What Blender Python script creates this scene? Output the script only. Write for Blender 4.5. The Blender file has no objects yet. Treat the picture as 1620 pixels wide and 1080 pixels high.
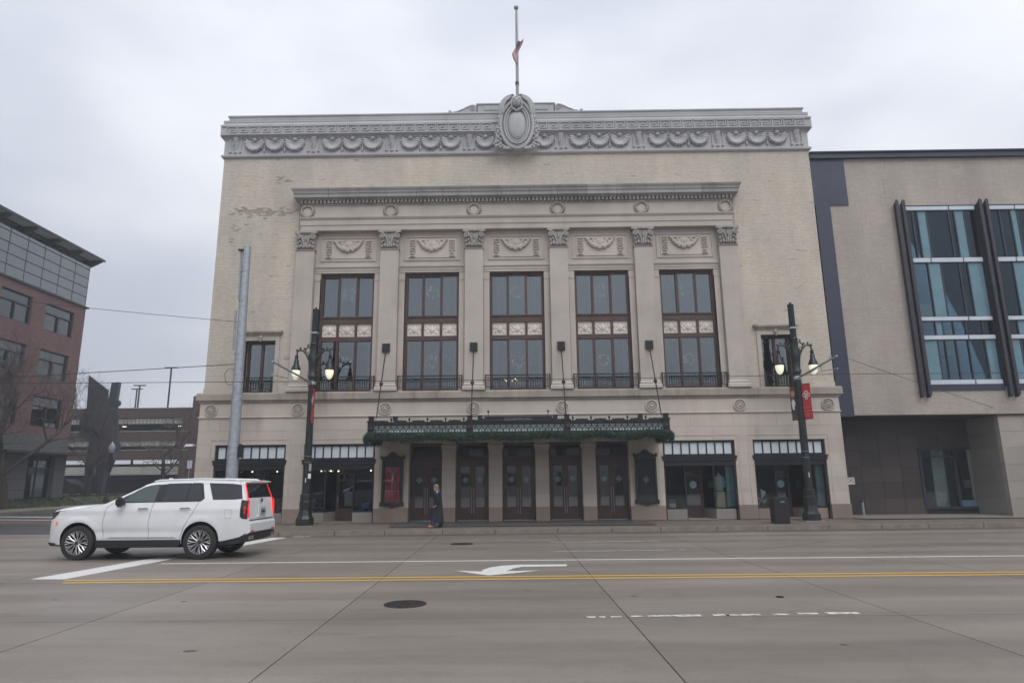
import bpy, bmesh, math, random
from mathutils import Vector, Matrix
random.seed(7)
PI = math.pi
sc = bpy.context.scene
C = sc.collection

# ------------------------------------------------------------------ camera
cam = bpy.data.objects.new('camera', bpy.data.cameras.new('camera')); C.objects.link(cam)
_r = Vector((0.99989, 0.010997, -0.009903)); _u = Vector((0.011965, -0.206949, 0.978279)); _f = Vector((-0.008708, 0.97829, 0.207058))
cam.matrix_world = Matrix(((_r.x, _u.x, -_f.x, 0.016), (_r.y, _u.y, -_f.y, -28.89), (_r.z, _u.z, -_f.z, 1.88), (0, 0, 0, 1)))
cam.data.sensor_width = 36; cam.data.lens = 1040 / 1620 * 36
cam.data.clip_start = 0.1; cam.data.clip_end = 3000
sc.camera = cam
# ------------------------------------------------------------------ sky and sun
SUN_EL, SUN_AZ = math.radians(52), math.radians(158)      # azimuth from +Y towards +X
w = bpy.data.worlds.new('World'); sc.world = w; w.use_nodes = True
nt = w.node_tree; nt.nodes.clear()
def N(t, typ, **k):
    n = t.nodes.new(typ)
    for a, b in k.items(): setattr(n, a, b)
    return n
out = N(nt, 'ShaderNodeOutputWorld'); bg = N(nt, 'ShaderNodeBackground'); bg.inputs[1].default_value = 0.1
sky = N(nt, 'ShaderNodeTexSky', sky_type='NISHITA', sun_disc=False, sun_elevation=SUN_EL, sun_rotation=SUN_AZ)
tc = N(nt, 'ShaderNodeTexCoord'); mp = N(nt, 'ShaderNodeMapping'); mp.inputs['Scale'].default_value = (-1.0, 1.0, 2.2); mp.inputs['Location'].default_value = (0.35, 0.1, 0.2)
n1 = N(nt, 'ShaderNodeTexNoise'); n1.inputs['Scale'].default_value = 1.5; n1.inputs['Detail'].default_value = 5; n1.inputs['Roughness'].default_value = 0.45; n1.inputs['Distortion'].default_value = 0.1
rp = N(nt, 'ShaderNodeValToRGB'); rp.color_ramp.interpolation = 'EASE'
rp.color_ramp.elements[0].position = 0.34; rp.color_ramp.elements[0].color = (0.53, 0.565, 0.645, 1)
rp.color_ramp.elements[1].position = 0.64; rp.color_ramp.elements[1].color = (0.79, 0.81, 0.86, 1)
# overcast dome: the cloud grows brighter towards the zenith
dot = N(nt, 'ShaderNodeVectorMath', operation='DOT_PRODUCT'); dot.inputs[1].default_value = (0, 0, 1)
mr = N(nt, 'ShaderNodeMapRange'); mr.inputs[1].default_value = 0.0; mr.inputs[2].default_value = 1.0; mr.inputs[3].default_value = 7.5; mr.inputs[4].default_value = 14.5
sclr = N(nt, 'ShaderNodeVectorMath', operation='SCALE'); mix = N(nt, 'ShaderNodeMix', data_type='RGBA'); mix.inputs[0].default_value = 0.94
L = nt.links.new
L(tc.outputs['Generated'], mp.inputs[0]); L(mp.outputs[0], n1.inputs['Vector']); L(n1.outputs['Fac'], rp.inputs[0])
L(tc.outputs['Generated'], dot.inputs[0]); L(dot.outputs['Value'], mr.inputs[0])
L(rp.outputs[0], sclr.inputs[0]); L(mr.outputs[0], sclr.inputs['Scale'])
L(sky.outputs[0], mix.inputs[6]); L(sclr.outputs[0], mix.inputs[7]); L(mix.outputs[2], bg.inputs[0]); L(bg.outputs[0], out.inputs[0])
sun = bpy.data.objects.new('sun', bpy.data.lights.new('sun', 'SUN')); C.objects.link(sun)
sun.data.energy = 1.35; sun.data.angle = math.radians(40); sun.data.color = (1, 0.97, 0.93)
sun.rotation_euler = Vector((math.sin(SUN_AZ) * math.cos(SUN_EL), math.cos(SUN_AZ) * math.cos(SUN_EL), math.sin(SUN_EL))).to_track_quat('Z', 'Y').to_euler()
sc.view_settings.view_transform = 'Standard'; sc.view_settings.look = 'None'; sc.view_settings.exposure = 0.25; sc.view_settings.gamma = 1.0

# ------------------------------------------------------------------ mesh helpers
class MB:
    def __init__(s): s.v = []; s.f = []
    def add(s, vs, fs):
        o = len(s.v); s.v += [tuple(p) for p in vs]; s.f += [tuple(i + o for i in f) for f in fs]; return s
    def box(s, x0, x1, y0, y1, z0, z1):
        return s.add([(x0,y0,z0),(x1,y0,z0),(x1,y1,z0),(x0,y1,z0),(x0,y0,z1),(x1,y0,z1),(x1,y1,z1),(x0,y1,z1)],
                     [(0,3,2,1),(4,5,6,7),(0,1,5,4),(1,2,6,5),(2,3,7,6),(3,0,4,7)])
    def prism(s, poly, axis, a0, a1):
        """poly in the two other axes: y -> (x,z), x -> (y,z), z -> (x,y)"""
        def p(u, v, a): return {'y': (u, a, v), 'x': (a, u, v), 'z': (u, v, a)}[axis]
        n = len(poly); vs = [p(u, v, a0) for u, v in poly] + [p(u, v, a1) for u, v in poly]
        return s.add(vs, [tuple(range(n)), tuple(range(2*n-1, n-1, -1))] + [(i, i+n, (i+1) % n + n, (i+1) % n) for i in range(n)])
    def tube(s, pts, r, n=6, cap=True):
        pts = [Vector(p) for p in pts]; k = len(pts); rs = r if isinstance(r, (list, tuple)) else [r]*k
        vs = []; prev = None
        for i, p in enumerate(pts):
            d = (pts[min(i+1, k-1)] - pts[max(i-1, 0)])
            d = d.normalized() if d.length > 1e-9 else Vector((0,0,1))
            a = prev if prev is not None else (Vector((0,0,1)) if abs(d.z) < .9 else Vector((1,0,0)))
            u = (a - d*a.dot(d))
            u = u.normalized() if u.length > 1e-6 else d.orthogonal().normalized()
            prev = u; v = d.cross(u)
            for j in range(n):
                t = 2*PI*j/n; vs.append(p + (u*math.cos(t) + v*math.sin(t))*rs[i])
        fs = [(i*n+j, i*n+(j+1) % n, (i+1)*n+(j+1) % n, (i+1)*n+j) for i in range(k-1) for j in range(n)]
        if cap: fs += [tuple(range(n-1, -1, -1)), tuple(range((k-1)*n, k*n))]
        return s.add(vs, fs)
    def lathe(s, prof, c=(0,0,0), n=16, axis='z', t0=0, t1=2*PI, cap=True):
        vs = []; full = abs(t1-t0-2*PI) < 1e-6; m = n if full else n+1
        for r, h in prof:
            for j in range(m):
                t = t0 + (t1-t0)*j/n; a, b = r*math.cos(t), r*math.sin(t)
                q = {'z': (a, b, h), 'y': (a, h, b), 'x': (h, a, b)}[axis]
                vs.append((c[0]+q[0], c[1]+q[1], c[2]+q[2]))
        fs = [(i*m+j, i*m+(j+1) % m, (i+1)*m+(j+1) % m, (i+1)*m+j) for i in range(len(prof)-1) for j in range(n)]
        if full and cap:
            if prof[0][0] > 1e-6: fs.append(tuple(range(m-1, -1, -1)))
            if prof[-1][0] > 1e-6: fs.append(tuple(range((len(prof)-1)*m, len(prof)*m)))
        return s.add(vs, fs)
    def blob(s, c, r, n=8, k=5):
        r = r if isinstance(r, (list, tuple)) else (r, r, r)
        vs = [(c[0], c[1], c[2]-r[2])]
        for i in range(1, k):
            a = -PI/2 + PI*i/k
            for j in range(n):
                t = 2*PI*j/n; vs.append((c[0]+r[0]*math.cos(a)*math.cos(t), c[1]+r[1]*math.cos(a)*math.sin(t), c[2]+r[2]*math.sin(a)))
        vs.append((c[0], c[1], c[2]+r[2])); e = len(vs)-1
        fs = [(0, 1+(j+1) % n, 1+j) for j in range(n)]
        fs += [(1+i*n+j, 1+i*n+(j+1) % n, 1+(i+1)*n+(j+1) % n, 1+(i+1)*n+j) for i in range(k-2) for j in range(n)]
        fs += [(1+(k-2)*n+j, 1+(k-2)*n+(j+1) % n, e) for j in range(n)]
        return s.add(vs, fs)
    def mould(s, xl, xr, y0, yb, prof, rl=1, rr=1):
        """horizontal moulding with mitred returns: prof of (projection, z); front wall plane y0, runs back to yb"""
        vs = []
        for p, z in prof: vs += [(xl-p*rl, yb, z), (xl-p*rl, y0-p, z), (xr+p*rr, y0-p, z), (xr+p*rr, yb, z)]
        n = len(prof); fs = [(i*4+j, i*4+j+1, i*4+j+5, i*4+j+4) for i in range(n-1) for j in range(3)]
        fs += [(3, 2, 1, 0), (n*4-4, n*4-3, n*4-2, n*4-1), (0, 4*n-4, 4*n-1, 3)]
        return s.add(vs, fs)
    def mesh(s, name, m=None, smooth=False):
        me = bpy.data.meshes.new(name); me.from_pydata(s.v, [], s.f); me.update()
        bm = bmesh.new(); bm.from_mesh(me); bmesh.ops.recalc_face_normals(bm, faces=bm.faces); bm.to_mesh(me); bm.free()
        if m: me.materials.append(M[m])
        if smooth:
            me.polygons.foreach_set('use_smooth', [True]*len(me.polygons))
            try: me.set_sharp_from_angle(angle=math.radians(40))
            except Exception: pass
        return me
    def build(s, name, m, parent=None, smooth=False, loc=None, rz=0):
        return ob(name, s.mesh(name, m, smooth), parent, loc, rz)
def ob(name, me, parent=None, loc=None, rz=0, scale=None):
    o = bpy.data.objects.new(name, me); C.objects.link(o)
    if parent is not None: o.parent = parent
    if loc is not None: o.location = loc
    if rz: o.rotation_euler = (0, 0, rz)
    if scale is not None: o.scale = scale
    return o
def tag(o, label, cat, group=None):
    o['label'] = label; o['category'] = cat
    if group: o['group'] = group
    return o
def thing(name, label, cat, loc=(0,0,0), rz=0, group=None):
    return tag(ob(name, None, None, loc, rz), label, cat, group)
def kind(o, k): o['kind'] = k; return o
def dup(o, parent=None, loc=None, rz=None):
    c = o.copy(); C.objects.link(c); c.parent = parent
    if loc is not None: c.location = loc
    if rz is not None: c.rotation_euler = (0, 0, rz)
    for ch in list(o.children): dup(ch, c)
    return c
CUBE = {}
def block(name, m, parent, x0, x1, y0, y1, z0, z1):
    """a box that shares one unit-cube mesh per material"""
    if m not in CUBE: CUBE[m] = MB().box(-.5,.5,-.5,.5,-.5,.5).mesh('block_'+m, m)
    return ob(name, CUBE[m], parent, ((x0+x1)/2, (y0+y1)/2, (z0+z1)/2), 0, (x1-x0, y1-y0, z1-z0))
def text(name, s, size, m, parent, loc, rot=(PI/2,0,0), depth=.006, align='CENTER'):
    cu = bpy.data.curves.new('t', 'FONT'); cu.body = s; cu.size = size; cu.extrude = depth; cu.align_x = align; cu.align_y = 'CENTER'; cu.resolution_u = 3
    t = bpy.data.objects.new('t', cu); C.objects.link(t)
    me = bpy.data.meshes.new_from_object(t.evaluated_get(bpy.context.evaluated_depsgraph_get())); bpy.data.objects.remove(t)
    me.materials.clear(); me.materials.append(M[m])
    o = ob(name, me, parent, loc); o.rotation_euler = rot; return o

# ------------------------------------------------------------------ materials
M = {}
def base(name, rough=.7, metal=0., spec=None):
    m = bpy.data.materials.new(name); m.use_nodes = True; M[name] = m
    b = m.node_tree.nodes['Principled BSDF']; b.inputs['Roughness'].default_value = rough; b.inputs['Metallic'].default_value = metal
    if spec is not None: b.inputs['Specular IOR Level'].default_value = spec
    return m, m.node_tree, b
def noise(t, scale, detail=4, rough=.55, stretch=(1,1,1), dist=0, coord='P'):
    g = N(t, 'ShaderNodeNewGeometry') if coord == 'P' else N(t, 'ShaderNodeTexCoord')
    mpn = N(t, 'ShaderNodeMapping'); mpn.inputs['Scale'].default_value = stretch
    t.links.new(g.outputs['Position' if coord == 'P' else 'Object'], mpn.inputs[0])
    n = N(t, 'ShaderNodeTexNoise'); n.inputs['Scale'].default_value = scale; n.inputs['Detail'].default_value = detail
    n.inputs['Roughness'].default_value = rough; n.inputs['Distortion'].default_value = dist
    t.links.new(mpn.outputs[0], n.inputs['Vector']); return n
def ramp(t, src, p0, c0, p1, c1):
    r = N(t, 'ShaderNodeValToRGB'); e = r.color_ramp.elements
    e[0].position = p0; e[0].color = (*c0, 1) if len(c0) == 3 else c0; e[1].position = p1; e[1].color = (*c1, 1) if len(c1) == 3 else c1
    t.links.new(src, r.inputs[0]); return r.outputs[0]
def mul(t, a, b, fac=1.0):
    x = N(t, 'ShaderNodeMix', data_type='RGBA', blend_type='MULTIPLY'); x.inputs[0].default_value = fac
    t.links.new(a, x.inputs[6]); t.links.new(b, x.inputs[7]); return x.outputs[2]
def bump(t, b, src, strength, dist=.02):
    n = N(t, 'ShaderNodeBump'); n.inputs['Strength'].default_value = strength; n.inputs['Distance'].default_value = dist
    t.links.new(src, n.inputs['Height']); t.links.new(n.outputs[0], b.inputs['Normal'])
def rnd(t, lo, hi):
    o = N(t, 'ShaderNodeObjectInfo'); m = N(t, 'ShaderNodeMapRange'); m.inputs[3].default_value = lo; m.inputs[4].default_value = hi
    t.links.new(o.outputs['Random'], m.inputs[0]); return m.outputs[0]
def plain(name, c, rough=.6, metal=0., var=.15, scale=4., bs=.1, spec=None):
    m, t, b = base(name, rough, metal, spec); n = noise(t, scale, 5)
    lo = tuple(x*(1-var) for x in c); hi = tuple(min(1, x*(1+var)) for x in c)
    t.links.new(ramp(t, n.outputs['Fac'], .3, lo, .7, hi), b.inputs['Base Color'])
    if bs: bump(t, b, noise(t, scale*12, 3).outputs['Fac'], bs, .01)
    return m
def stone(name, c, dark, streak=.5, rv=(.93, 1.05), big=.5, bs=.25):
    """weathered masonry: cloudy tone, soot in runs down the face, grain"""
    m, t, b = base(name, .85)
    n = noise(t, big, 6, .6); a = ramp(t, n.outputs['Fac'], .3, tuple(x*.86 for x in c), .7, tuple(x*1.1 for x in c))
    s1 = noise(t, 1.6, 6, .62, (1, 1, .16), .3); st = ramp(t, s1.outputs['Fac'], .42, (1,1,1), .72, dark)
    s2 = noise(t, .45, 4, .6, (1, 1, .8)); sm = N(t, 'ShaderNodeMix', data_type='RGBA'); t.links.new(ramp(t, s2.outputs['Fac'], .4, (0,0,0), .65, (streak,)*3), sm.inputs[0])
    sm.inputs[6].default_value = (1,1,1,1); t.links.new(st, sm.inputs[7])
    g = ramp(t, noise(t, 45, 3).outputs['Fac'], .3, (.92,)*3, .7, (1.05,)*3)
    v = N(t, 'ShaderNodeVectorMath', operation='SCALE'); t.links.new(mul(t, mul(t, a, sm.outputs[2]), g), v.inputs[0]); t.links.new(rnd(t, *rv), v.inputs['Scale'])
    t.links.new(v.outputs[0], b.inputs['Base Color']); bump(t, b, noise(t, 30, 4).outputs['Fac'], bs, .01); return m
def brick(name, c1, c2, mortar, bw, bh, axes='xz', patch=None, ms=.01, bs=.4):
    m, t, b = base(name, .85)
    g = N(t, 'ShaderNodeNewGeometry'); sp = N(t, 'ShaderNodeSeparateXYZ'); cb = N(t, 'ShaderNodeCombineXYZ'); t.links.new(g.outputs['Position'], sp.inputs[0])
    for i, a in enumerate(axes): t.links.new(sp.outputs['xyz'.index(a)], cb.inputs[i])
    k = N(t, 'ShaderNodeTexBrick'); k.inputs['Scale'].default_value = 1; k.inputs['Brick Width'].default_value = bw; k.inputs['Row Height'].default_value = bh
    k.inputs['Mortar Size'].default_value = ms; k.inputs['Mortar Smooth'].default_value = .2; k.inputs['Bias'].default_value = -.1
    k.inputs['Color1'].default_value = (*c1, 1); k.inputs['Color2'].default_value = (*c2, 1); k.inputs['Mortar'].default_value = (*mortar, 1)
    t.links.new(cb.outputs[0], k.inputs['Vector'])
    col = mul(t, k.outputs['Color'], ramp(t, noise(t, .35, 6, .6, (1,1,.7)).outputs['Fac'], .3, (.86,.86,.88), .7, (1.08,1.07,1.04)))
    col = mul(t, col, ramp(t, noise(t, 1.1, 6, .65, (1,1,.22)).outputs['Fac'], .35, (1.03,)*3, .75, (.86,.85,.85)))
    col = mul(t, col, ramp(t, noise(t, 9, 2, .5, (1,1,3)).outputs['Fac'], .3, (.9,.9,.9), .7, (1.08,1.08,1.08)))
    if patch:
        pn = noise(t, 1.4, 3, .6, (.8, 1, 3.2)); col = mul(t, col, ramp(t, pn.outputs['Fac'], .66, (1,1,1), .70, patch))
    t.links.new(col, b.inputs['Base Color'])
    iv = N(t, 'ShaderNodeMath', operation='SUBTRACT'); iv.inputs[0].default_value = 1; t.links.new(k.outputs['Fac'], iv.inputs[1]); bump(t, b, iv.outputs[0], bs, .008); return m
def glass(name, tint, ior, rough=.01, gl=(.9,.95,1.)):
    m = bpy.data.materials.new(name); m.use_nodes = True; M[name] = m; t = m.node_tree; t.nodes.clear()
    o = N(t, 'ShaderNodeOutputMaterial'); x = N(t, 'ShaderNodeMixShader'); a = N(t, 'ShaderNodeBsdfTransparent'); g = N(t, 'ShaderNodeBsdfGlossy')
    f = N(t, 'ShaderNodeFresnel'); f.inputs[0].default_value = ior; a.inputs[0].default_value = (*tint, 1); g.inputs[0].default_value = (*gl, 1); g.inputs['Roughness'].default_value = rough
    bn = N(t, 'ShaderNodeBump'); bn.inputs['Strength'].default_value = .006; bn.inputs['Distance'].default_value = .02
    t.links.new(noise(t, 1.2, 2).outputs['Fac'], bn.inputs['Height']); t.links.new(bn.outputs[0], g.inputs['Normal'])
    t.links.new(f.outputs[0], x.inputs[0]); t.links.new(a.outputs[0], x.inputs[1]); t.links.new(g.outputs[0], x.inputs[2]); t.links.new(x.outputs[0], o.inputs[0]); return m
def emit(name, c, s):
    m, t, b = base(name, .4); b.inputs['Base Color'].default_value = (*[min(1, x) for x in c], 1); b.inputs['Emission Color'].default_value = (*c, 1); b.inputs['Emission Strength'].default_value = s
stone('limestone', (.50,.445,.395), (.62,.60,.58), .6)
stone('limestone_upper', (.47,.42,.38), (.66,.65,.64), .5, (.98, 1.02))
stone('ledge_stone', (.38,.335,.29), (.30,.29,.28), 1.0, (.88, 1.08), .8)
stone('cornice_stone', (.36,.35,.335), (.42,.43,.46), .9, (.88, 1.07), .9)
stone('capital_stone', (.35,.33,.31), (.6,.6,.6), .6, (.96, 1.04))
stone('terracotta', (.43,.43,.44), (.66,.66,.68), .5, (.96, 1.04))
stone('granite_base', (.275,.215,.18), (.6,.58,.56), .6, (.85, 1.1))
stone('granite_and_pier_shade', (.24,.225,.21), (.7,.7,.7), .4, (.9, 1.08))  # grey shop bulkheads; also the shaded side of the annex pier
stone('relief_cream', (.68,.63,.57), (.6,.58,.55), .4)
stone('office_stone', (.15,.15,.155), (.8,.8,.8), .3, (.88, 1.1))
stone('annex_stone', (.33,.30,.27), (.75,.75,.75), .4, (.92, 1.06))
stone('dark_tile', (.060,.046,.043), (.8,.8,.8), .3, (.72, 1.3), 1.2, .1); M['dark_tile'].node_tree.nodes['Principled BSDF'].inputs['Roughness'].default_value = .45
plain('mortar', (.24,.21,.18), .9)
plain('patch_brick', (.30,.265,.24), .9, 0, .25, 5)
brick('cream_brick', (.59,.535,.455), (.51,.46,.39), (.43,.39,.345), .215, .072, 'xz', (.72,.70,.68))
brick('annex_brick', (.42,.375,.335), (.385,.34,.305), (.33,.295,.27), .40, .085, 'xz', None, .008)
brick('red_brick', (.20,.095,.092), (.13,.07,.072), (.20,.155,.155), .22, .075, 'yz')
brick('red_brick2', (.12,.06,.052), (.09,.05,.047), (.12,.10,.095), .22, .075, 'xz')
brick('garage_brick', (.085,.038,.034), (.06,.03,.029), (.08,.065,.062), .22, .075, 'xz')
brick('paver', (.19,.15,.12), (.14,.115,.095), (.08,.07,.06), .22, .11, 'xy', None, .006, .2)
brick('crosswalk_paver', (.13,.075,.065), (.10,.06,.055), (.06,.045,.04), .22, .11, 'xy', None, .006, .2)
plain('oil', (.07,.064,.06), .5, 0, .3, 8)
plain('entrance_paving', (.085,.08,.078), .6, 0, .25, 3)
plain('kerb_stone', (.20,.175,.148), .8, 0, .2, 3)
plain('wood', (.075,.038,.032), .45, 0, .25, 3)
plain('wood_dark', (.062,.031,.027), .45, 0, .25, 3)
plain('iron', (.018,.018,.02), .45, .3, .2, 6)
plain('bronze', (.02,.018,.018), .4, .2, .2, 6)
plain('lamp_green', (.016,.022,.02), .4, .2, .25, 5)
plain('shop_frame', (.014,.015,.02), .35, 0, .2, 5)
plain('galvanised', (.34,.37,.41), .5, .35, .2, 7)
plain('annex_metal', (.038,.044,.07), .5, .2, .12, 1.5, .02)
plain('annex_fin', (.035,.035,.045), .45, .2, .15, 2, .02)
plain('white_band', (.52,.57,.64), .4, 0, .06, 2, .02)
plain('teal_panel', (.13,.24,.29), .25, 0, .12, 1.5, 0)
plain('transom_white', (.60,.66,.72), .3, 0, .07, 2, 0)
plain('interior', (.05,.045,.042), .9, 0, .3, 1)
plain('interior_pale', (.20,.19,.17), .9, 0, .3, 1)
m, t, b = base('curtain', .9); _v = N(t, 'ShaderNodeVectorMath', operation='SCALE'); _v.inputs[0].default_value = (.40,.445,.46); t.links.new(rnd(t, .7, 1.15), _v.inputs['Scale']); t.links.new(_v.outputs[0], b.inputs['Base Color'])
plain('blind', (.60,.57,.34), .8, 0, .1, 2)
plain('roofing', (.10,.10,.10), .9)
plain('red_banner', (.50,.035,.04), .6, 0, .1, 2, .05)
plain('photo_banner', (.10,.055,.055), .6, 0, .5, 5, .05)
plain('white_paint', (.62,.62,.60), .6, 0, .12, 5)
plain('white_cloth', (.72,.72,.72), .7, 0, .05, 3)
plain('poster_dark', (.035,.035,.04), .5, 0, .4, 2)
plain('plate', (.28,.30,.33), .4)
plain('rubber', (.018,.018,.019), .75)
plain('black_plastic', (.014,.014,.016), .5)
plain('chrome', (.62,.62,.64), .22, 1., .05, 3, 0)
plain('alloy', (.50,.50,.52), .3, .85, .08, 9, 0)
plain('hall_dark', (.022,.020,.020), .9)
plain('bark', (.060,.050,.045), .9, 0, .35, 9, .4)
plain('twig', (.075,.060,.055), .9, 0, .3, 5)
plain('steel_dark', (.065,.075,.095), .5, .3, .3, 1.3)
plain('needle', (.022,.055,.036), .7, 0, .6, 7, 0)
plain('grass', (.045,.06,.022), .9, 0, .4, 1.5, .3)
plain('lawn', (.055,.065,.03), .95, 0, .4, .8, .5)
plain('concrete_pale', (.34,.33,.31), .85, 0, .15, 1)
plain('coat', (.014,.015,.020), .9); plain('skin', (.42,.26,.19), .6); plain('hair', (.22,.17,.09), .8); plain('scarf', (.09,.15,.42), .9); plain('jeans', (.022,.03,.075), .9); plain('shoe', (.42,.18,.08), .7)
plain('mint_cloth', (.42,.52,.50), .8); plain('cream_box', (.55,.52,.38), .7); plain('teal_disc', (.30,.52,.53), .4); plain('purple_box', (.10,.07,.22), .6)
plain('flag_red', (.38,.05,.07), .8, 0, .1); plain('flag_white', (.62,.60,.62), .8, 0, .08); plain('flag_blue', (.05,.06,.17), .8, 0, .1)
plain('milk_glass', (.42,.52,.52), .3, 0, .1, 3, 0); plain('soffit_green', (.55,.64,.56), .6, 0, .15, .6); plain('dark_trim', (.03,.03,.035), .5)
plain('spandrel_glass', (.10,.12,.16), .12, 0, .12, .3, 0)
plain('car_dark', (.03,.035,.045), .25, .2)
plain('sign_red', (.42,.03,.03), .5)
plain('cast_iron', (.028,.026,.025), .6, .3, .4, 9, .5)
plain('wire', (.02,.02,.022), .6)
plain('teal_inner', (.16,.22,.20), .9)
plain('yellow_line', (.46,.28,.035), .7, 0, .2, 9)
glass('pane', (.62,.68,.70), 2.15)
glass('shop_pane', (.86,.89,.89), 1.5)
glass('dark_pane', (.25,.29,.32), 1.8)
glass('dark_pane2', (.72,.78,.80), 1.7, .01, (.6,.8,.95))
glass('office_pane', (.35,.40,.46), 2.0)
glass('office_pane2', (.30,.35,.42), 2.7)
glass('canopy_glass', (.62,.74,.72), 1.5, .25)
emit('lamp_glow', (.90, .88, .66), .5); emit('warm_bulb', (1., .72, .38), 5.); emit('spot_bulb', (1., .86, .62), 6.)
plain('tail_reflection', (.62,.40,.45), .3); emit('tail_red', (.85, .03, .035), .6); emit('tail_dim', (.5, .02, .02), .15); emit('amber', (.9, .16, .03), .3); emit('strip_light', (1., .9, .75), 1.6)
# car paint
m, t, b = base('car_white', .22); b.inputs['Base Color'].default_value = (.74,.755,.78,1); b.inputs['Coat Weight'].default_value = .6; b.inputs['Coat Roughness'].default_value = .05
t.links.new(ramp(t, noise(t, 3, 5, .6, (1,1,1), 0, 'O').outputs['Fac'], .3, (.70,.715,.74), .7, (.76,.775,.80)), b.inputs['Base Color'])
m, t, b = base('car_glass', .04); b.inputs['Base Color'].default_value = (.018,.02,.025,1); b.inputs['Coat Weight'].default_value = .3
m, t, b = base('car_glass_clear', .04); b.inputs['Base Color'].default_value = (.06,.085,.09,1); b.inputs['Coat Weight'].default_value = .3
# road concrete: tone per slab, tyre polish along the lanes, grit
def concrete(name, c, rv):
    m, t, b = base(name, .62)
    a = ramp(t, noise(t, .5, 7, .62, (.35, 1, 1)).outputs['Fac'], .28, tuple(x*.80 for x in c), .72, tuple(x*1.13 for x in c))
    a = mul(t, a, ramp(t, noise(t, 1.3, 5, .6, (.07, 1, 1), .2).outputs['Fac'], .35, (1.05,)*3, .70, (.84,.83,.82)))
    a = mul(t, a, ramp(t, noise(t, 26, 5, .7).outputs['Fac'], .3, (.84,)*3, .7, (1.1,)*3))
    a = mul(t, a, ramp(t, noise(t, 2.2, 8, .75, (.5,1,1), .6).outputs['Fac'], .50, (1.02,)*3, .68, (.88,.87,.86)))
    a = mul(t, a, ramp(t, noise(t, 90, 2, .5).outputs['Fac'], .68, (1,1,1), .74, (.72,.71,.70)))
    a = mul(t, a, ramp(t, noise(t, 4.5, 2, .5, (.6,1,1), 1.).outputs['Fac'], .72, (1,1,1), .80, (.70,.69,.68)))
    # wheel paths: bands along the lanes, broken up
    g = N(t, 'ShaderNodeNewGeometry'); wv = N(t, 'ShaderNodeTexWave', wave_type='BANDS', bands_direction='Y', wave_profile='SIN'); wv.inputs['Scale'].default_value = .165; wv.inputs['Distortion'].default_value = .9; wv.inputs['Detail'].default_value = 3; wv.inputs['Detail Scale'].default_value = .6
    t.links.new(g.outputs['Position'], wv.inputs['Vector']); a = mul(t, a, ramp(t, wv.outputs['Fac'], .25, (.90,.895,.89), .75, (1.03,)*3))
    v = N(t, 'ShaderNodeVectorMath', operation='SCALE'); t.links.new(a, v.inputs[0]); t.links.new(rnd(t, *rv), v.inputs['Scale']); t.links.new(v.outputs[0], b.inputs['Base Color'])
    r = N(t, 'ShaderNodeMapRange'); r.inputs[3].default_value = .34; r.inputs[4].default_value = .66; t.links.new(noise(t, .8, 4, .6, (.3,1,1)).outputs['Fac'], r.inputs[0]); t.links.new(r.outputs[0], b.inputs['Roughness'])
    bump(t, b, noise(t, 60, 4, .7).outputs['Fac'], .3, .01)
concrete('road_concrete', (.218,.190,.165), (.92, 1.06)); concrete('asphalt', (.062,.060,.064), (1, 1.001)); concrete('sidewalk_concrete', (.27,.25,.225), (.95, 1.05))
concrete('gutter_concrete', (.125,.106,.09), (1, 1.001))
plain('joint_dark', (.05,.046,.042), .9)
# worn paint: eaten away in patches to the road below
def worn(name, c, thr, stretch):
    m, t, b = base(name, .65); n = noise(t, 3.2, 6, .7, stretch)
    t.links.new(ramp(t, noise(t, 14, 4).outputs['Fac'], .3, tuple(x*.8 for x in c), .7, c), b.inputs['Base Color'])
    t.links.new(ramp(t, n.outputs['Fac'], thr-.015, (0,0,0), thr+.015, (1,1,1)), b.inputs['Alpha'])
worn('line_white', (.66,.66,.64), .34, (1,1,1)); worn('line_worn', (.68,.68,.66), .46, (3,9,1)); worn('line_yellow', (.66,.40,.06), .30, (1,1,1)); worn('line_faint', (.45,.44,.42), .44, (1,1,1))

# ------------------------------------------------------------------ ground, road, pavements
def sheet(name, m, quads, parent=None):
    b_ = MB()
    for q in quads: b_.add(q, [tuple(range(len(q)))])
    return b_.build(name, m, parent)
def kerb_y(x): return -3.95 + .045*x
kind(sheet('ground', 'asphalt', [[(-900,-900,-.35),(900,-900,-.35),(900,900,-.35),(-900,900,-.35)]]), 'structure')
road = kind(sheet('road', 'joint_dark', [[(-160,-60,-.03),(160,-60,-.03),(160,2,-.03),(-160,2,-.03)]]), 'structure')
JX = [-22.6+4.06*i-.02*i for i in range(12)]; JX = [-22.55,-18.5,-14.4,-10.3,-6.15,-2.78,1.40,5.22,9.3,13.4,17.5,21.6]
JY = [-30.5,-26.7,-22.95,-19.1,-15.3,-11.4,-7.6,-1.6]
def slab(x0, x1, y0, y1, name='concrete_slab'):
    g = .008; s0, s1 = [.018*(y0+13), .018*(y1+13)]
    b_ = MB().prism([(x0+g-s0, y0+g), (x1-g-s0, y0+g), (x1-g-s1, y1-g), (x0+g-s1, y1-g)], 'z', -.1, 0.)
    return b_.build(name, 'road_concrete', road)
for i in range(len(JX)-1):
    for j in range(len(JY)-1): slab(JX[i], JX[i+1], JY[j], JY[j+1])
for x0, x1 in ((-160, JX[0]), (JX[-1], 160)): slab(x0, x1, -60, -1.6, 'outer_slab')
slab(JX[0], JX[-1], -60, JY[0], 'outer_slab')
def stripe(name, m, pts, z=.004): return sheet(name, m, [[(x, y, z) for x, y in pts]], road)
def line(name, m, x0, y0, x1, y1, wd, z=.004):
    d = Vector((x1-x0, y1-y0)).normalized(); n = Vector((-d.y, d.x))*wd/2
    return stripe(name, m, [(x0-n.x, y0-n.y), (x1-n.x, y1-n.y), (x1+n.x, y1+n.y), (x0+n.x, y0+n.y)], z)
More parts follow.
